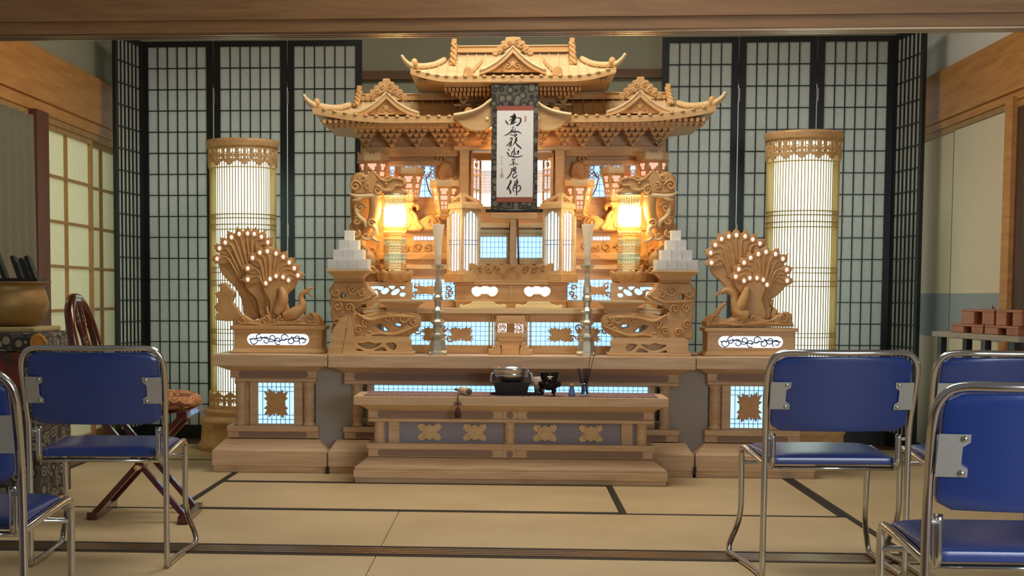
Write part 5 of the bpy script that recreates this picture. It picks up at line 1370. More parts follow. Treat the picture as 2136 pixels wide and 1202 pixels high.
def dstand():
    Y = 7.90
    t = thing('dragon_stand', (X(770, Y), Y+.08, ZT), 'carved dragon stand with two trays at the left of the altar table', 'stand', 'pair of dragon stands')
    z0 = ZT+.001
    xa, xb = X(694, Y, 740), X(864, Y, 740)
    MB().box(xa, xb, Y-.005, Y+.17, z0, Z(735, Y)).build('foot_board', WOOD, t, bevel=.002)
    side = [(xb-.006, Z(735, Y)), (xb-.018, Z(725, Y)), (xb-.012, Z(712, Y)), (xb-.030, Z(704, Y))]
    o = [(xa+.006, Z(735, Y))]+side+[(xa+.03, Z(704, Y)), (xa+.012, Z(712, Y)), (xa+.018, Z(725, Y))]
    hol = [catmull(PL([(744, 717), (757, 716), (768, 713), (780, 717), (796, 716), (786, 724), (772, 729), (756, 726)], Y), 2), catmull(PL([(804, 717), (820, 715), (827, 722), (822, 731), (813, 728), (808, 722)], Y), 2), catmull(PL([(744, 728), (752, 729), (758, 733), (744, 733)], Y), 2), catmull(PL([(782, 730), (798, 724), (806, 733), (784, 733)], Y), 2)]
    MB().poly(o, Y, Y+.02, hol, .002).build('openwork_base', WOOD, t)
    MB().box(xa+.03, xb-.03, Y+.035, Y+.16, Z(735, Y), Z(704, Y)).build('base_body', WOOD, t)
    MB().box(xa+.03, xb-.03, Y, Y+.16, Z(705, Y), Z(703, Y)).build('base_top', WOOD, t)
    body = [(692, 704), (690, 690), (694, 672), (689, 655), (692, 643), (686, 632), (690, 618), (685, 606), (692, 596), (698, 588), (766, 588), (769, 598), (777, 606), (783, 614), (776, 622), (766, 627), (756, 630), (750, 640), (740, 646), (746, 655), (756, 657), (768, 655), (790, 650), (812, 648), (835, 652), (856, 650), (870, 654), (877, 664), (876, 680), (868, 692), (852, 701), (846, 704)]
    hol = [catmull(PL([(709, 615), (713, 611), (718, 613), (719, 619), (714, 623), (709, 620)], Y), 2), catmull(PL([(783, 678), (792, 676), (800, 682), (808, 690), (800, 692), (788, 686)], Y), 2), catmull(PL([(822, 676), (830, 675), (836, 678), (832, 682), (824, 681)], Y), 2)]
    MB().poly(PL(body, Y+.02), Y+.02, Y+.12, [[(a, b) for a, b in h_] for h_ in hol], .008).build('dragon_body', CARVE, t)
    v = MB(); yv = Y+.014
    for a_, b_, r, sg in ((700, 610, 9, 1), (735, 604, 12, -1), (755, 612, 8, 1), (705, 640, 9, -1), (728, 642, 10, 1), (702, 672, 9, 1), (720, 690, 9, -1), (748, 688, 9, 1), (765, 672, 11, -1), (810, 664, 10, 1), (842, 664, 10, -1), (862, 672, 9, 1), (852, 688, 8, -1), (770, 696, 7, 1)):
        cpx(v, a_, b_, yv, r, 1.5, a_, sg, 3.0)
    stroke(v, [(745, 655), (770, 668), (800, 662), (830, 660), (865, 662)], yv, [3, 4, 4, 4, 3]); stroke(v, [(760, 700), (790, 696), (820, 698), (845, 690), (870, 680)], yv, [2, 3, 4, 4, 3]); stroke(v, [(690, 625), (720, 628), (750, 628), (772, 620)], yv, [2, 3, 3, 2])
    v.build('carved_relief', CARVE, t)
    tg = MB(); tg.poly(PL([(753, 636), (756, 627), (766, 626), (778, 622), (788, 616), (790, 619), (778, 627), (766, 633)], Y+.03), Y+.03, Y+.05, ch=.002)
    tg.poly(PL([(756, 642), (776, 640), (776, 636), (786, 632), (794, 643), (776, 645), (756, 645)], Y+.03), Y+.03, Y+.05, ch=.002); tg.poly(PL([(757, 647), (802, 646), (801, 650), (780, 652), (758, 655)], Y+.03), Y+.03, Y+.05, ch=.002)
    tg.build('tongue', WOODP, t)
    hi = tray(t, 680, 770, 562, 588, 0, Y-.03, 'high_tray', .21); lo = tray(t, 790, 884, 626, 650, 0, Y+.0, 'low_tray', .16)
    MB().box(X(805, Y), X(870, Y), Y+.03, Y+.12, Z(652, Y), Z(648, Y)).build('tray_support', WOOD, t)
    return t, hi
ds, hi = dstand(); twin(ds, 'carved dragon stand with two trays at the right of the altar table')
cell = (hi[1]-hi[0]-.014)/4*.995
bxm = MB().box(-cell*.475, cell*.475, -cell*.475, cell*.475, 0, cell*.95).mesh('offering_box', WHITEBOX)
for s, nm in ((-1, 'left'), (1, 'right')):
    cx = s*abs((hi[0]+hi[1])/2); cy = 7.87+.105
    for lv in range(4):
        n = 4-lv
        for i in range(n):
            for j in range(n):
                if 0 < i < n-1 and 0 < j < n-1: continue
                o = bpy.data.objects.new('offering_box', bxm); col.objects.link(o)
                o.location = (cx+(i-(n-1)/2)*cell, cy+(j-(n-1)/2)*cell, hi[2]+.0006+lv*cell*.965)
                if lv in (1,) : o.rotation_euler = (0, 0, R_(random.uniform(-2, 2)))
                ob = ('from the left', 'from the right')[0]
                place = '' if n == 1 else ', %s row, %s' % (('front', 'second', 'third', 'back')[j] if j < n-1 else 'back', ('first', 'second', 'third', 'fourth')[i]+' '+ob)
                tag(o, 'white box in %s layer of the %s pyramid%s' % (('bottom', 'second', 'third', 'top')[lv], nm, place), 'box', 'white boxes stacked at the %s, %s layer' % (nm, ('bottom', 'second', 'third', 'top')[lv]))
# folded A-shaped boards leaning in front of the left stand
def aboard():
    Y = 7.83; z0 = ZT+.001
    t = thing('wooden_easel', (X(713, Y), Y+.03, z0), 'plain narrow wooden A-shaped boards in front of the left dragon stand', 'easel')
    MB().poly([(X(683, Y, 742), z0+.006), (X(712, Y, 742), z0+.006), (X(727.5, Y, 657), Z(656, Y)), (X(712, Y, 660), Z(664, Y)), (X(694, Y, 690), Z(690, Y))], Y, Y+.01).build('board', WOOD, t, bevel=.001)
    MB().poly([(X(714, Y, 742), z0+.006), (X(741, Y, 742), z0+.006), (X(737, Y, 690), Z(690, Y)), (X(729, Y, 657), Z(656, Y))], Y+.004, Y+.014).build('board', WOOD, t, bevel=.001)
    MB().box(X(680, Y), X(768, Y), Y-.004, Y+.06, z0, z0+.006).build('base_board', WOODP, t)
aboard()

# ================================================================== phoenix carvings on the end cabinets
def phoenix(side, bx0, bx1, rc, rr, rear, fc, fr, front, inner, feet):
    Y = 8.0; k = Y/F_PX; z0 = ZT+.001
    xa, xb = X(bx0, Y, 720), X(bx1, Y, 720); xc = (xa+xb)/2
    t = thing('phoenix_carving', (xc, Y+.12, z0), 'carved pair of phoenixes with glowing tail eyes on the %s cabinet' % side, 'carving', 'phoenix carvings')
    e = .012
    MB().box(xa-.02, xb+.02, Y-.02, Y+.22, z0, Z(736, Y)).build('foot_board', WOOD, t, bevel=.003)
    MB().frust(xa-.012, xb+.012, Y-.012, Y+.212, Z(736, Y), xa, xb, Y, Y+.2, Z(729, Y)).build('foot_moulding', WOOD, t)
    # box with a lit oval
    ow, oh = 65.5*k, 11.5*k; ozc = Z(711, Y); n = 14
    hol = [(xc+ow-oh+oh*math.cos(a), ozc+oh*math.sin(a)) for a in [-math.pi/2+math.pi*i/n for i in range(n+1)]]+[(xc-ow+oh-oh*math.cos(a), ozc-oh*math.sin(a)) for a in [-math.pi/2+math.pi*i/n for i in range(n+1)]]
    MB().poly([(xa, Z(729, Y)), (xb, Z(729, Y)), (xb, Z(690, Y)), (xa, Z(690, Y))], Y, Y+.012, [hol], .002).build('front_panel', WOOD, t)
    g = MB().box(xc-ow-.004, xc+ow+.004, Y+.014, Y+.018, ozc-oh-.004, ozc+oh+.004).build('backlit_window', GLOWW, t)
    v = MB()
    for i in range(9):
        a_ = -1+2*i/8; v.tube(spiral(xc+a_*ow*.8, ozc+(.25*oh if i % 2 else -.25*oh), Y+.006, oh*.75, 1.0, i*1.3, 1 if i % 2 else -1, 16, .4), .0034, 6)
    v.tube([(xc-ow*.95, Y+.006, ozc), (xc-ow*.5, Y+.006, ozc+oh*.3), (xc, Y+.006, ozc-oh*.3), (xc+ow*.5, Y+.006, ozc+oh*.3), (xc+ow*.95, Y+.006, ozc)], .0034, 6)
    v.build('openwork', LATB, g)
    MB().box(xa, xb, Y+.02, Y+.2, Z(729, Y), Z(690, Y)).build('body', WOOD, t)
    MB().box(xa-.016, xb+.016, Y-.014, Y+.214, Z(690, Y), Z(682, Y)).build('moulding', WOOD, t, bevel=.003)
    # waves
    wv = [(bx0-2, 682), (bx0-3, 672), (bx0+5, 663), (bx0+17, 656), (bx0+28, 662), (bx0+40, 668), (bx0+56, 664), (bx0+68, 658), (bx0+82, 664), (bx0+98, 660), (bx0+114, 664), (bx0+132, 668), (bx0+146, 658), (bx0+160, 653), (bx0+172, 658), (bx0+178, 668), (bx0+182, 682)]
    o = catmull(PL(wv, Y+.01)[1:-1], 3, False); o = [PL(wv, Y+.01)[0]]+o+[PL(wv, Y+.01)[-1]]
    MB().poly(o, Y+.01, Y+.18, ch=.006).build('wave_base', CARVE, t)
    v = MB()
    for dx, yy, r, sg in ((16, 668, 9, 1), (66, 668, 9, -1), (98, 669, 9, 1), (158, 664, 11, -1)): cpx(v, bx0+dx, yy, Y+.006, r, 1.5, 1.5, sg, 2.6)
    stroke(v, [(bx0+4, 678), (bx0+34, 675), (bx0+60, 678), (bx0+96, 676), (bx0+130, 675), (bx0+176, 678)], Y+.006, [2, 3, 2.5, 3, 3, 2]); stroke(v, [(bx0+80, 672), (bx0+110, 673), (bx0+140, 668)], Y+.006, [2, 3, 2])
    v.build('wave_scrolls', CARVE, t)
    def fan(cc, R, bulbs, base, Yf, name, fillpts):
        fl_ = MB().poly(catmull(PL(fillpts, Yf+.012), 3), Yf+.012, Yf+.034, ch=.005).build(name, CARVE, t)
        bl_ = MB().ball((0, 0, 0), 4.1*k, 8, (.85, .6, 1.1)).mesh('eye_light', BULB)
        for i, (bx_, by_) in enumerate(bulbs):
            d = Vector((bx_-cc[0], by_-cc[1])); L = d.length; d /= L; n_ = Vector((-d.y, d.x))
            tipR = L+17; w_ = 9.0
            b0 = Vector(base)
            c_ = Vector(cc)
            pts = [b0+n_*2, c_+d*(L-26)+n_*5, c_+d*(L-8)+n_*w_, c_+d*(L+4)+n_*(w_+1.5), c_+d*(L+5)+n_*(w_-2), c_+d*(L+10)+n_*(w_-3), c_+d*(L+10)+n_*(w_-6), c_+d*tipR, c_+d*(L+10)-n_*(w_-6), c_+d*(L+10)-n_*(w_-3), c_+d*(L+5)-n_*(w_-2), c_+d*(L+4)-n_*(w_+1.5), c_+d*(L-8)-n_*w_, c_+d*(L-26)-n_*5, b0-n_*2]
            yy = Yf+.002*(i % 2)
            f_ = MB().poly([P(p_.x, p_.y, yy) for p_ in pts], yy, yy+.010, ch=.002)
            stroke(f_, [(b0.x, b0.y), ((c_+d*(L-26)).x, (c_+d*(L-26)).y), ((c_+d*(L-7)).x, (c_+d*(L-7)).y)], yy-.001, [1.2, 2.0, 1.6])
            fo = f_.build('tail_feather', CARVE, t)
            q = P(bx_, by_, yy); piece('eye_light', bl_, fo, (q[0], yy-.003, q[1]))
            cr_ = MB().tube([(q[0]+6.2*k*math.cos(a), yy-.001, q[1]+7*k*math.sin(a)) for a in [2*math.pi*j/14 for j in range(14)]], 1.3*k, 6, True).build('eye_rim', CARVE, fo)
    rx, ry = rc; fx, fy = fc
    fan(rc, rr, rear, feet[0], Y+.10, 'rear_tail', feet[2])
    fan(fc, fr, front, feet[1], Y+.05, 'front_tail', feet[3])
    b = MB().ball((0, 0, 0), 4.0*k, 8, (.85, .6, 1.1)).mesh('eye_light', BULB)
    ib = MB().poly(catmull(PL(feet[4], Y+.03), 3), Y+.03, Y+.05, ch=.005).build('wing', CARVE, t)
    for (bx_, by_) in inner:
        q = P(bx_, by_, Y+.03); piece('eye_light', b, ib, (q[0], Y+.027, q[1]))
        MB().tube([(q[0]+6*k*math.cos(a), Y+.029, q[1]+6.6*k*math.sin(a)) for a in [2*math.pi*j/14 for j in range(14)]], 1.3*k, 6, True).build('eye_rim', CARVE, ib)
    v = MB()
    for s_ in feet[5]: stroke(v, s_[0], Y+.02, s_[1], 10)
    v.build('bird_body', CARVE, t)
    MB().poly(catmull(PL(feet[6], Y+.05), 2), Y+.05, Y+.10, ch=.004).build('peony', CARVE, t)
    return t
dl_ = lambda pts, dx: [(a+dx, b) for a, b in pts]
rearL = [(453, 540), (458, 518), (470, 506), (483, 495), (499, 488), (516.5, 487), (530.5, 488), (545.5, 494), (559, 505.5)]
frontL = [(517, 583), (517, 560), (527, 538), (542, 527), (558, 524), (576, 529), (591, 536), (603.5, 547.5), (614, 559.6), (621.5, 574.6)]
innerL = [(554.5, 591), (563.5, 582), (576, 576), (590.6, 578), (602, 584.7)]
phoenix('left', 488, 672, (516, 550), 63, rearL, (566, 580), 55, frontL, innerL,
    ((540, 655), (562, 655),
     [(512, 660), (505, 630), (490, 600), (470, 580), (456, 555), (462, 522), (486, 502), (515, 496), (545, 503), (560, 520), (550, 560), (545, 610), (565, 662)],
     [(545, 662), (535, 625), (512, 600), (512, 570), (524, 545), (550, 532), (580, 536), (606, 556), (620, 582), (614, 600), (600, 615), (590, 640), (585, 664)],
     [(566, 664), (562, 630), (548, 602), (556, 588), (575, 582), (596, 586), (604, 600), (598, 622), (604, 664)],
     [([(575, 655), (590, 625), (585, 600)], [9, 12, 6]), ([(590, 660), (612, 655), (630, 640), (628, 620), (634, 610), (646, 606)], [8, 13, 10, 6, 5, 3]), ([(640, 605), (648, 601), (655, 603)], [4, 3, 1]), ([(638, 608), (646, 614), (650, 622)], [3, 2.5, 1]), ([(556, 640), (560, 655), (566, 662)], [3, 3, 3])],
     [(450, 668), (454, 652), (447, 640), (456, 628), (448, 612), (460, 606), (455, 594), (470, 590), (478, 600), (490, 612), (484, 630), (496, 645), (500, 668)]))
rearR = [(1484, 548), (1482.4, 527.4), (1492, 511), (1505, 498.5), (1520, 493), (1536, 490.5), (1554, 493), (1570, 499.5), (1585, 508)]
frontR = [(1534.5, 577), (1541, 561.7), (1552, 548), (1565.5, 537.7), (1581.7, 530), (1597.7, 525.6), (1617.6, 530), (1633, 540), (1641, 562.7), (1642, 585.5)]
innerR = [(1552, 586), (1564, 580), (1579, 580), (1592, 584), (1600, 594)]
phoenix('right', 1475, 1657, (1537, 546), 56, rearR, (1590, 578), 54, frontR, innerR,
    ((1545, 640), (1585, 655),
     [(1530, 662), (1524, 620), (1506, 590), (1486, 572), (1478, 545), (1486, 516), (1508, 500), (1536, 496), (1568, 505), (1580, 520), (1560, 560), (1556, 600), (1566, 662)],
     [(1570, 662), (1560, 630), (1534, 598), (1532, 574), (1546, 548), (1575, 534), (1605, 532), (1630, 545), (1640, 572), (1640, 596), (1622, 616), (1606, 630), (1606, 664)],
     [(1530, 664), (1548, 640), (1552, 602), (1564, 588), (1584, 586), (1598, 598), (1590, 625), (1596, 664)],
     [([(1560, 600), (1550, 630), (1535, 650)], [6, 12, 10]), ([(1560, 658), (1540, 652), (1532, 632), (1530, 615), (1516, 606), (1504, 612)], [12, 12, 8, 7, 7, 4]), ([(1500, 610), (1494, 616), (1491, 622)], [3.5, 2.5, 1]), ([(1514, 604), (1508, 598)], [3, 1]), ([(1492, 662), (1500, 645), (1514, 632)], [5, 5, 3])],
     [(1610, 668), (1612, 645), (1604, 632), (1615, 625), (1612, 640), (1624, 648), (1618, 656), (1630, 656), (1640, 650), (1652, 656), (1650, 668)]))

# ================================================================== things on the low offering table
Yq = 7.53
def put(name, label, cat, cx, cy): return thing(name, (cx, cy, ZO), label, cat)
zo = ZO+.0006
DARKTRAY = mat('dark_lacquer_tray', (32, 34, 42), .3)
xtc = X(1078, Yq, 822)
t = put('lacquer_tray', 'flat dark tray under the black box and the gong', 'tray', xtc, Yq)
MB().lathe([(.115, 0), (.135, .004), (.138, .008), (.132, .008), (.11, .004)], (xtc, Yq+.04, zo), 40, squash=.62).build('plate', DARKTRAY, t)
xg = X(1067, Yq, 810)
zb0 = zo+.0046
t = put('lacquer_box', 'black tapered box carrying the steel bowl gong', 'box', xg, Yq)
hw0, hw1 = 32*Yq/F_PX, 37*Yq/F_PX; zb1 = Z(798, Yq-.04)
MB().frust(xg-hw0, xg+hw0, Yq-.03, Yq+.11, zb0, xg-hw1, xg+hw1, Yq-.04, Yq+.12, zb1-.006).build('box', BLACK, t, bevel=.002)
MB().box(xg-hw1-.002, xg+hw1+.002, Yq-.042, Yq+.122, zb1-.006, zb1).build('rim', BLACK, t, bevel=.002)
t = put('bowl_gong', 'polished steel bowl gong on the black box', 'gong', xg, Yq)
zz1 = Z(767, Yq)-zb1
MB().lathe([(.03, .001), (.055, .004), (.078, zz1*.35), (.088, zz1*.55), (.082, zz1*.62), (.090, zz1*.68), (.094, zz1*.97), (.092, zz1), (.086, zz1), (.08, zz1*.6), (.05, .012), (.0001, .010)], (xg, Yq+.04, zb1), 40).build('bowl', mat('polished_steel', (206, 204, 198), .2, metal=.85), t)
m_ = MB()
for a in (0, math.pi): m_.tube([(xg+.086*math.cos(a), Yq+.03, zb1+zz1*.6), (xg+.1*math.cos(a), Yq+.03, zb1+zz1*.55), (xg+.104*math.cos(a), Yq+.03, zb1+zz1*.1), (xg+.092*math.cos(a), Yq+.03, zb1-.01)], .006, 8)
m_.build('handles', SILVER, t)
xm, ym = X(972, 7.50), 7.50
t = put('gong_mallet', 'cream cloth wrapped gong mallet lying beside a tassel', 'mallet', xm, ym)
a0 = Vector((xm-.024, ym+.07, zo+.019)); b0 = Vector((xm+.018, ym-.025, zo+.019))
MB().tube([a0, b0], [.0185, .0185], 18).build('head', mat('cream_cloth', (226, 208, 174), .8), t)
MB().tube([b0, b0+(b0-a0).normalized()*.003], [.016, .016], 18).build('end_cap', mat('dark_felt', (112, 96, 72), .9), t)
MB().tube([a0, a0+(a0-b0).normalized()*.08], [.006, .006], 8).build('handle', BROWNV, t)
xt = X(955, 7.42, 850)
t = thing('tassel', (xt, 7.42, Z(873, 7.42)), 'dark red silk tassel hanging over the offering table edge', 'tassel')
RSILK = mat('dark_red_silk', (74, 36, 32), .6)
zt_ = ZO
MB().tube([(xt, 7.47, zo+.004), (xt, 7.432, zo+.005), (xt, 7.422, zo-.004), (xt, 7.42, Z(845, 7.42))], .0028, 6).build('cord', RSILK, t)
m_ = MB(); zk = Z(844, 7.42)
for s in (-1, 1): m_.tube([(xt, 7.418, zk), (xt+s*.014, 7.417, zk+.010), (xt+s*.018, 7.417, zk), (xt+s*.010, 7.417, zk-.006), (xt, 7.418, zk)], .0024, 6)
m_.ball((xt, 7.418, zk), .006, 8); m_.build('bow', RSILK, t)
MB().lathe([(.015, 0), (.016, .02), (.013, .04), (.006, .052), (.004, .06)], (xt, 7.412, Z(873, 7.42)), 14).build('fringe', RSILK, t)
xw = X(1127, 7.60)
t = put('white_cup', 'tall pale cup half hidden behind the black censer', 'cup', xw, 7.60)
MB().lathe([(.022, 0), (.026, .03), (.034, .088), (.031, .088), (.02, .004)], (xw, 7.60, zo), 20).build('cup_body', mat('pale_ceramic', (196, 182, 162), .4), t)
xcn = X(1148.5, 7.50)
t = put('incense_censer', 'round black incense censer with silver crests on three feet', 'censer', xcn, 7.50)
H_ = Z(776, 7.5)-zo; 
MB().lathe([(.020, .030*1), (.040, .040), (.050, .058), (.046, .066), (.036, .070), (.037, .074), (.044, .086), (.049, H_-.004), (.050, H_), (.042, H_), (.036, H_-.02), (.0001, H_-.02)], (xcn, 7.50, zo), 28).build('bowl', BLACKM, t)
for i in range(3):
    a = -math.pi/2+.55+2*math.pi/3*i; c = Vector((xcn, 7.50, zo))
    MB().tube([c+Vector((.036*math.cos(a), .036*math.sin(a), .045)), c+Vector((.044*math.cos(a), .044*math.sin(a), .024)), c+Vector((.034*math.cos(a), .034*math.sin(a), .012)), c+Vector((.046*math.cos(a), .046*math.sin(a), .004))], [.012, .010, .007, .004], 8).build('foot', BLACKM, t)
for s in (-1, 1): MB().tube([(xcn+s*.036, 7.50, zo+.068), (xcn+s*.052, 7.50, zo+.066), (xcn+s*.053, 7.50, zo+.052), (xcn+s*.042, 7.50, zo+.045)], .005, 7).build('lug', BLACKM, t)
m_ = MB()
st = [(xcn+(.016 if i % 2 == 0 else .006)*math.cos(math.pi*i/5+math.pi/2), zo+H_-.024+(.016 if i % 2 == 0 else .006)*math.sin(math.pi*i/5+math.pi/2)) for i in range(10)]
m_.poly(st, 7.447, 7.46, ch=.001); m_.build('crest', SILVER, t)
xs_ = X(1195, 7.49)
t = put('small_bottle', 'little blue bottle with tan stopper beside the incense vase', 'bottle', xs_, 7.49)
MB().lathe([(.018, 0), (.019, .006), (.012, .034), (.010, .042), (.012, .046), (.0001, .047)], (xs_, 7.49, zo), 16).build('body', mat('blue_glass', (96, 130, 178), .15), t)
MB().ball((xs_, 7.49, zo+.054), .010, 10).build('stopper', mat('tan_cork', (190, 150, 96), .7), t)
xv = X(1222, 7.52)
t = put('incense_vase', 'clear glass vase holding dark incense bundles on a white dish', 'vase', xv, 7.52)
MB().lathe([(.026, 0), (.034, .003), (.035, .006), (.024, .005)], (xv, 7.52, zo), 24).build('dish', mat('white_dish', (220, 214, 204), .3), t)
MB().lathe([(.021, .0055), (.021, .010), (.016, .030), (.020, .062), (.0195, .062), (.0145, .030), (.018, .012)], (xv, 7.52, zo), 20).build('glass', glassy('vase_glass', (190, 210, 226), .35, .05), t)
DKIN = mat('dark_incense', (52, 34, 26), .8)
for i, (dx, dy, tx) in enumerate(((-.012, .0, -.032), (.0, -.004, -.004), (.010, .002, .022), (.004, .006, .010))):
    MB().tube([(xv+dx*.4, 7.52+dy, zo+.012), (xv+tx, 7.52+dy, Z(768, 7.52))], [.004, .0078], 8).build('incense_bundle', DKIN, t)
for (x1_, y1_) in ((1233, 726), (1243, 724)):
    q = P(x1_, y1_, 7.52); MB().tube([(xv+.006, 7.52, zo+.02), (q[0], 7.52, q[1])], .0014, 6).build('incense_stick', DKIN, t)
# ================================================================== floor lanterns
def floor_lantern(cx, cy, label):
    t = thing('floor_lantern', (cx, cy, 0), label, 'floor lantern', 'tall cylindrical floor lanterns')
    r = .198; zt = 1.863; Yl = 9.05
    hz = lambda y: HC+(612-y)*Yl/F_PX
    MB().lathe([(.275, .001), (.275, .035), (.262, .05), (.255, .15), (.268, .165), (.268, .185), (.245, .20), (.235, .215), (.245, .228), (.238, .25)], (cx, cy, 0), 48).build('base', WOOD, t)
    zc0, zc1 = .25, hz(812)
    def collar(z0, z1, up, name):
        m = MB(); n = 14; R = r+.012
        for i in range(n):
            a0 = 2*math.pi*i/n; seg = []
            # pierced board: posts, arch and rosette, scalloped free edge
            for s in (-1, 1):
                for q in range(5):
                    pass
            w_ = 2*math.pi/n
            base, free = (z0, z1) if up else (z1, z0)
            d = (free-base)
            def V(u, f, rr=R): a = a0+u*w_; return (cx+rr*math.cos(a), cy+rr*math.sin(a), base+d*f)
            def patch(u0, u1, f0, f1, g0=None, g1=None):
                g0 = f0 if g0 is None else g0; g1 = f1 if g1 is None else g1
                vs = [V(u0, f0), V(u1, g0), V(u1, g1), V(u0, f1), V(u0, f0, R-.012), V(u1, g0, R-.012), V(u1, g1, R-.012), V(u0, f1, R-.012)]
                m.add(vs, [(0, 1, 2, 3), (7, 6, 5, 4), (0, 4, 5, 1), (1, 5, 6, 2), (2, 6, 7, 3), (3, 7, 4, 0)])
            patch(0, .5, 0, .22); patch(.5, 1, 0, .22)
            patch(0, .10, .22, .80); patch(.90, 1, .22, .80); patch(.44, .56, .22, .78)
            patch(.10, .44, .46, .56); patch(.56, .90, .46, .56)
            patch(0, .5, .70, .72, .78, 1.0) if False else None
            patch(0, .25, .66, 1.0, .66, .84); patch(.25, .5, .66, .84, .66, .76); patch(.5, .75, .66, .76, .66, .84); patch(.75, 1, .66, .84, .66, 1.0)
            for u in (.27, .73): m.tube([V(u+.12*math.cos(b)*1.0, .50+.12*math.sin(b), R-.002) for b in [2*math.pi*j/10 for j in range(10)]], .004, 5, True)
        return m.build(name, WOOD, t)
    collar(zc0, zc1, True, 'lower_collar')
    MB().lathe([(r-.035, 0), (r-.035, zt-.04-zc0)], (cx, cy, zc0), 40).build('light_tube', TUBEL, t)
    sl = MB(); n = 70
    for i in range(n):
        a = 2*math.pi*i/n; x_, y_ = cx+r*math.cos(a), cy+r*math.sin(a)
        sl.lathe([(.0034, 0), (.0034, zt-.03-zc0)], (x_, y_, zc0), 6)
    SLAT = mat('bamboo_slat', (206, 176, 112), .5)
    o = sl.build('bamboo_slats', SLAT, t); o['kind'] = 'stuff'
    for yy in (350, 446, 454, 467, 477, 556, 566, 582, 592, 683, 691, 706, 715, 812):
        z_ = hz(yy); MB().lathe([(r+.004, -.0025), (r+.006, 0), (r+.004, .0025), (r+.001, 0)], (cx, cy, z_), 48).build('hoop', SLAT, t)
    collar(hz(348), zt-.035, False, 'upper_collar')
    MB().lathe([(r+.016, -.05), (r+.018, -.035), (r+.022, -.02), (r+.024, -.004), (r+.018, 0), (r-.03, 0), (r-.04, -.02)], (cx, cy, zt), 48).build('cap_ring', WOOD, t)
Yl = 9.05
floor_lantern(X(507.5, Yl, 600), Yl, 'tall glowing bamboo floor lantern at the left, behind the altar')
floor_lantern(X(1672, 8.74, 500), 8.74, 'tall glowing bamboo floor lantern at the right, behind the altar')

# ================================================================== blue steel tube chairs
def make_chair():
    t = thing('tube_chair', (0, 0, 0), 'x', 'chair', 'blue stacking chairs')
    r = .0105; W = .235
    zb = .49
    def back_pt(f):      # along the arch, f 0..1
        return None
    # back frame: up, over, down; bulges backwards in the middle
    L = []
    for s in (-1,): L += [(s*W, .0, .004), (s*W, 0, .25), (s*W, -.005, .48), (s*(W+.004), -.03, .60), (s*(W+.006), -.062, .70)]
    L += [(-W+.012, -.074, .742), (-W+.045, -.082, .757), (-.12, -.100, .758), (0, -.108, .757)]
    Rr = [(-a, b, c) for a, b, c in reversed(L[:-1])]
    MB().tube(catmull(L+Rr, 5, False), r, 10).build('back_frame', CHROME, t)
    for s in (-1, 1):
        Wi = W-.028
        p = [(s*Wi, .012, .485), (s*Wi, .012, .42), (s*Wi, .016, .385), (s*(Wi+.004), .05, .372), (s*(Wi+.012), .20, .388), (s*(Wi+.016), .37, .402), (s*(Wi+.018), .405, .392), (s*(Wi+.018), .415, .36), (s*(Wi+.016), .42, .25), (s*(Wi+.016), .425, .17), (s*(Wi+.024), .445, .11), (s*(Wi+.042), .475, .045), (s*(Wi+.045), .47, .016), (s*(Wi+.044), .43, .011), (s*(Wi+.030), .2, .011), (s*W, .0, .011)]
        MB().tube(catmull(p, 4, False), r, 10).build('side_frame', CHROME, t)
        MB().tube([(s*Wi, .006, .47), (s*W, .004, .47)], .006, 8).build('joint_bolt', STEEL, t)
    MB().tube([(-W-.006+.02, .41, .345), (W+.006-.02, .41, .345)], .0075, 8).build('front_rail', CHROME, t)
    MB().tube([(-W+.03, .05, .366), (W-.03, .05, .366)], .0075, 8).build('rear_rail', CHROME, t)
    # seat pad
    def seat(u, v):
        hw = (W-.028)*(.99+.04*v); e = (2*u-1)
        crown = .010*(1-abs(e)**6)*(1-abs(2*v-1)**6)
        return (e*hw*(1-.02*(abs(2*v-1)**8)), .035+.385*v, .405+.012*v+crown-.018*max(0, v-.85)/.15)
    MB().slab(seat, 16, 14, (0, 0, -.026)).build('seat', BLUE, t, bevel=.004)
    # curved back pad with rounded corners, in front of the tube arch
    def bk(u, v):
        e = 2*u-1; zz = .497+(.744-.497)*v
        hw = W-.014+.002*v
        c = max(0, abs(2*v-1)-.74)/.26
        xx = e*(hw-.035*(1-math.sqrt(max(0, 1-c*c))))
        lean = -.012-.068*((zz-.48)/.28)
        return (xx, lean-.034*(1-e*e)+.004, zz)
    MB().slab(bk, 20, 16, (0, .024, .0)).build('backrest', BLUE, t, bevel=.004)
    for s in (-1, 1):
        x0_, x1_ = s*(W-.004), s*(W-.066); zc = .615; yl = -.052
        pl_ = [(x0_, zc-.045), (x1_+s*.0, zc-.045), (x1_, zc-.028), (x1_+s*.014, zc-.018), (x1_+s*.014, zc+.018), (x1_, zc+.028), (x1_, zc+.045), (x0_, zc+.045)]
        m = MB().poly(pl_, 0, .003)
        m.v = [(a, yl+b-.030*(1-(a/W)**2)*.6-.0-.24*(c-zc)*1.0, c) for a, b, c in m.v]
        br = m.build('bracket', STEEL, t)
        for zz in (zc-.036, zc+.036):
            MB().ball((x1_+s*.012, yl-.030*(1-(x1_/W)**2)*.6-.24*(zz-zc)-.002, zz), .0065, 8, (1, .5, 1)).build('bolt', CHROME, br)
    return t
c0 = make_chair()
spots = [(204, 5.02, 2, 'blue steel tube chair at left, in front of the folded monk chair'), (-158, 3.42, 0, 'blue steel tube chair cut off at the lower left edge'), (1744, 5.02, 3, 'blue steel tube chair at right, nearest the altar table'), (2092, 5.02, 0, 'blue steel tube chair at far right, behind the nearest chair'), (2178, 3.17, 0, 'nearest blue steel tube chair at the lower right edge')]
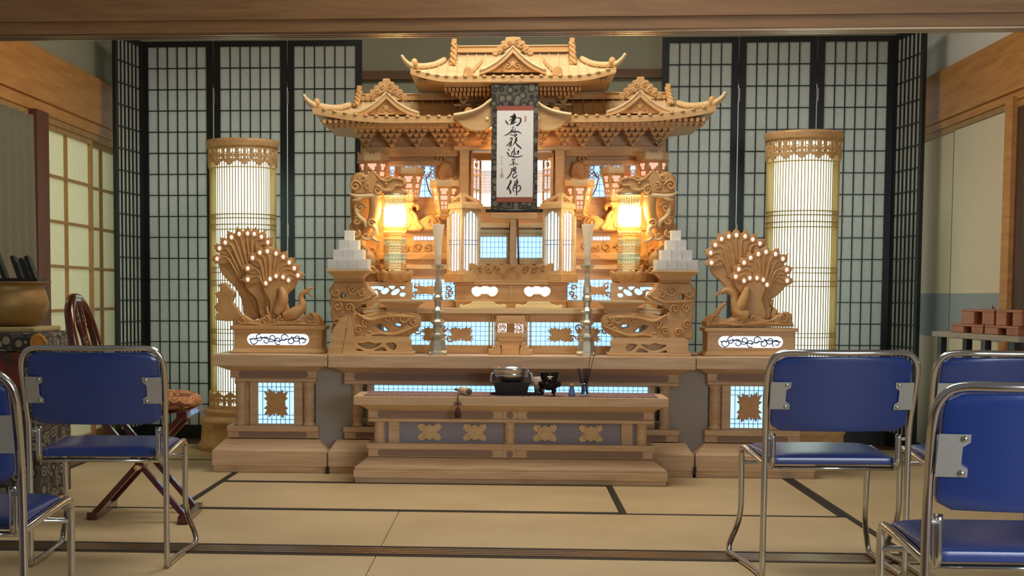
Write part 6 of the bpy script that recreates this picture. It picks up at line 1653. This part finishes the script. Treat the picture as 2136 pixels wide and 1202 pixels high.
for i, (px_, Y_, rz, lb) in enumerate(spots):
    c = c0 if i == 0 else copy_tree(c0)
    c.location = (X(px_, Y_, 950), Y_, 0.0); c.rotation_euler = (0, 0, R_(rz)); c['label'] = lb

# ================================================================== folding monk's chair with a cushion
A = Vector(FL(186, 1090)+(0,)); B = Vector(FL(240, 1052)+(0,)); C_ = Vector(FL(373, 1103)+(0,)); D = Vector(FL(420, 1057)+(0,))
ax = ((B-A)+(D-C_)); ax.normalize(); half = .215
ml = (A+B)/2; mr = (C_+D)/2
Hs = .45; up = Vector((0, 0, Hs))
fw = (mr-ml); fw.z = 0; fw.normalize()
t = thing('folding_chair', tuple((ml+mr)/2), 'red lacquered folding monk chair with cross legs and oval back', 'chair')
for (m0, nm) in ((ml, 'foot_rail'), (mr, 'foot_rail')):
    MB().bar(m0-ax*half+Vector((0, 0, .017)), m0+ax*half+Vector((0, 0, .017)), .045, .032).build(nm, MAHOG, t, bevel=.005)
for s in (-1, 1):
    o1 = ax*half*.86*s; o2 = ax*half*.66*s
    MB().bar(ml+o1+Vector((0, 0, .02)), mr+o1+up, .022, .036, tuple(ax)).build('leg', MAHOG, t, bevel=.004)
    MB().bar(mr+o2+Vector((0, 0, .02)), ml+o2+up, .022, .036, tuple(ax)).build('leg', MAHOG, t, bevel=.004)
for m0 in (ml, mr): MB().bar(m0-ax*half*1.05+up, m0+ax*half*1.05+up, .045, .035).build('seat_rail', MAHOG, t, bevel=.005)
pv = (ml+mr)/2+up/2
MB().tube([pv-ax*half, pv+ax*half], .012, 10).build('pivot_rod', WOOD, t)
m_ = MB(); sc = [ml-ax*half*.8+up, ml+ax*half*.8+up, mr+ax*half*.8+up, mr-ax*half*.8+up]
m_.slab(lambda u, v: (sc[0].lerp(sc[1], u)).lerp(sc[3].lerp(sc[2], u), v)+Vector((0, 0, .018-.03*math.sin(math.pi*v))), 6, 8, (0, 0, -.006)); m_.build('sling_seat', BROWNV, t)
# oval back: leans away from the seat
lean = Vector((-fw.x*.12, -fw.y*.12, .47)); base = ml+up
def bp(s, f): return base+ax*(half*s)+lean*f
arch = [bp(-1.0, 0), bp(-1.04, .3), bp(-1.0, .62), bp(-.78, .86), bp(-.36, .98), bp(0, 1.0), bp(.36, .98), bp(.78, .86), bp(1.0, .62), bp(1.04, .3), bp(1.0, 0)]
MB().tube(catmull([tuple(p) for p in arch], 5, False), .022, 12).build('back_hoop', MAHOG, t)
m_ = MB()
for s in (-1, 1): m_.tube(catmull([tuple(bp(s*.16, .97)), tuple(bp(s*.26, .8)), tuple(bp(s*.12, .62)), tuple(bp(s*.24, .45)), tuple(bp(s*.16, .2)), tuple(bp(s*.2, 0))], 4, False), .012, 8)
m_.slab(lambda u, v: bp((u*2-1)*(.14+.05*math.sin(v*6)), .02+.5*v), 4, 10, (fw.x*.01, fw.y*.01, 0)); m_.build('back_splat', MAHOG, t)
CUSH = pattern('orange_brocade', ((0, (196, 132, 72)), (.25, (170, 96, 50)), (.42, (206, 150, 88)), (.6, (130, 66, 36))), 26, .75)
cc = ml.lerp(mr, .62)+up+Vector((0, 0, .030)); Mc = Matrix((ax, fw, Vector((0, 0, 1)))).transposed()
def cush(th, ph):
    return 0
m_ = MB(); nu, nv = 28, 12; vs = []; fs = []
for j in range(nv+1):
    p_ = -math.pi/2+math.pi*j/nv
    for i in range(nu):
        a = 2*math.pi*i/nu; se = lambda v, e: math.copysign(abs(v)**e, v)
        x_ = .185*se(math.cos(p_), .5)*se(math.cos(a), .55); y_ = .20*se(math.cos(p_), .5)*se(math.sin(a), .55); z_ = .038*se(math.sin(p_), .8)+.006*math.sin(9*x_*6)*math.cos(p_)
        vs.append(cc+Mc @ Vector((x_, y_, 0))+Vector((0, 0, z_+.014)))
for j in range(nv):
    for i in range(nu): fs.append((j*nu+i, j*nu+(i+1) % nu, (j+1)*nu+(i+1) % nu, (j+1)*nu+i))
m_.add(vs, fs, True); m_.build('seat_cushion', CUSH, label='orange brocade cushion on the red folding chair', cat='cushion')

# ================================================================== big bowl gong on a draped stand, far left
gx, gy = -2.315, 6.74
BROC = pattern('dark_flower_brocade', ((0, (150, 140, 118)), (.16, (66, 62, 56)), (.30, (138, 130, 110)), (.42, (52, 48, 46)), (.6, (84, 78, 68))), 17)
REDB = pattern('red_flower_brocade', ((0, (128, 92, 62)), (.22, (112, 50, 36)), (.45, (96, 42, 32)), (.58, (60, 46, 40)), (.7, (128, 96, 70))), 9)
zs1 = Z(735, gy-.2, 60); zs2 = Z(694, gy-.2, 60); zs3 = Z(683, gy-.2, 60)
t = thing('gong_stand', (gx, gy, 0), 'stand draped in dark and red flower brocade under the bowl gong', 'stand')
MB().box(gx-.22, gx+.22, gy-.22, gy+.22, .001, zs1).build('stand_box', BROWN, t)
def drape(u, v):
    a = u*4; i = int(a) % 4; f = a-int(a)
    cs = [(-1, -1), (1, -1), (1, 1), (-1, 1), (-1, -1)]
    x_ = cs[i][0]+(cs[i+1][0]-cs[i][0])*f; y_ = cs[i][1]+(cs[i+1][1]-cs[i][1])*f
    rr = .232+.006*math.sin(u*2*math.pi*14)*(1-v)
    return (gx+x_*rr, gy+y_*rr, .012+(zs1-.012)*v)
MB().grid(drape, 64, 6).build('brocade_skirt', BROC, t)
MB().box(gx-.23, X(46, gy-.24, 800), gy-.246, gy-.240, .25, zs1).build('red_front_panel', REDB, t)
MB().box(gx-.245, gx+.245, gy-.245, gy+.245, zs1, zs2).build('brocade_top', BROC, t, bevel=.02)
tas = MB(); q = (gx+.235, gy-.252, (zs1+zs2)/2)
tas.tube(spiral(q[0], q[2], q[1], .034, 2.2, 0, 1, 40, .1), .009, 8); tas.ball((q[0], q[1], q[2]), .03, 10, (1, .4, 1)); tas.build('gold_rosette', mat('gold_cord', (206, 140, 52), .6), t)
MB().box(gx-.20, gx+.205, gy-.20, gy+.20, zs2, zs3).build('flat_cushion', mat('straw_cushion', (176, 156, 104), .8, noise=.1), label='flat straw coloured cushion under the bronze bowl gong', cat='cushion', bevel=.008)
zr = Z(588, gy-.1, 40)-zs3; GBR = mat('aged_gold_bronze', (150, 118, 66), .5, metal=.35, noise=.12, nscale=24)
MB().lathe([(.10, .001), (.15, .004), (.185, zr*.22), (.203, zr*.45), (.203, zr*.55), (.188, zr*.80), (.176, zr*.90), (.19, zr*.95), (.215, zr*.985), (.215, zr), (.17, zr*.95), (.17, zr*.8), (.18, zr*.5), (.12, .02), (.0001, .016)], (gx, gy, zs3), 48).build('bowl_gong', GBR, label='large aged bronze bowl gong with flared rim at far left', cat='gong')
zrk = zs3+zr+.0005
t = thing('wooden_rack', (gx+.05, gy, zrk), 'small black slanted wooden rack lying across the bowl gong', 'rack')
DK = mat('black_stained_wood', (30, 26, 24), .5)
MB().box(gx-.19, gx+.19, gy-.10, gy+.02, zrk, zrk+.016).build('base_board', DK, t)
for i, (dx, hgt) in enumerate(((-.10, .13), (-.02, .135), (.05, .10), (.085, .09), (.115, .10))):
    a = Vector((gx+dx+.05, gy-.05, zrk+.012)); b = a+Vector((-hgt*.42, .02, hgt))
    MB().bar(a, b, .018, .05, (0, 1, 0)).build('slat', DK, t)
MB().bar((gx-.12, gy-.06, zrk+.13), (gx-.02, gy-.06, zrk+.145), .02, .04, (0, 1, 0)).build('top_rail', DK, t)

# ================================================================== side table on the right with wooden sutra stands
zt = .757
p0 = Vector((2.235, 8.17, 0)); p1 = Vector((2.335, 7.11, 0)); d = (p1-p0).normalized(); n_ = Vector((-d.y, d.x, 0))
n_ = n_ if n_.x > 0 else -n_
t = thing('side_table', tuple((p0+p1)/2+n_*.1), 'narrow grey-topped side table with black legs along the right wall', 'table')
GREYT = wood('grey_board', (150, 140, 122), (166, 156, 138), stretch=(10, 1, 10), rough=.5)
m_ = MB(); M3 = Matrix((n_, d, Vector((0, 0, 1)))).transposed(); cen = (p0+p1)/2+n_*.09
m_.obox(cen+Vector((0, 0, zt-.014)), (.18, (p1-p0).length, .028), M3); m_.build('table_top', GREYT, t, bevel=.004)
L = (p1-p0).length
for f in (.09, .62, .93):
    for o in (.02, .155): MB().obox(p0+d*L*f+n_*o+Vector((0, 0, (zt-.028)/2)), (.03, .055, zt-.029), M3).build('leg', BLACK, t)
SUT = wood('sutra_stand_wood', (150, 86, 48), (170, 102, 60), stretch=(8, 2, 8), rough=.45)
SUTD = wood('sutra_stand_shade', (66, 34, 24), (80, 44, 30), stretch=(8, 2, 8), rough=.45)  # dark tone standing in for shade inside the stands
def sutra(f0, f1, z0, hgt, w0, w1, lb):
    a = p0+d*L*f0; b = p0+d*L*f1; LL = (b-a).length
    t = thing('sutra_stand', tuple((a+b)/2+n_*(w0+w1)/2+Vector((0, 0, z0))), lb, 'wooden stand', 'small wooden sutra stands')
    wc = (w0+w1)/2; ww = w1-w0
    MB().obox((a+b)/2+n_*wc+Vector((0, 0, z0+hgt-.006)), (ww, LL, .012), M3).build('top_board', SUT, t, bevel=.002)
    for c, lw in ((.20, .40), (.82, .34)):
        MB().obox(a.lerp(b, c)+n_*wc+Vector((0, 0, z0+(hgt-.012)/2)), (ww, LL*lw, hgt-.0125), M3).build('leg_block', SUT, t, bevel=.002)
    MB().obox(a.lerp(b, .56)+n_*(wc+ww*.3)+Vector((0, 0, z0+(hgt-.012)/2)), (ww*.3, LL*.4, hgt-.0125), M3).build('gap_shade', SUTD, t)  # dark filler painted as the shadow between the leg blocks
    return t
z0 = zt+.0006
sutra(.20, .58, z0, .045, .02, .16, 'lower brown wooden sutra stand at the far end of the side table')
sutra(.60, .96, z0, .045, .02, .16, 'lower brown wooden sutra stand at the near end of the side table')
sutra(.32, .70, z0+.0456, .075, .02, .16, 'upper brown wooden sutra stand stacked over the far one')
sutra(.72, .99, z0+.0456, .075, .02, .16, 'upper brown wooden sutra stand stacked at the near end')
q = p0+d*L*.60+n_*.06+Vector((0, 0, z0+.1212))
MB().tube([q+Vector((-.0, -.012, .002)), q+Vector((0, -.012, .018)), q+Vector((0, 0, .026)), q+Vector((0, .012, .018)), q+Vector((0, .012, .002))], .004, 8).build('metal_ring', STEEL, label='small metal ring standing on the upper sutra stand', cat='ring')
MB().box(XL-.1, XL, 5.42, 7.02, 0, 2.0).build('wall_left', PLASTER, kind='structure')
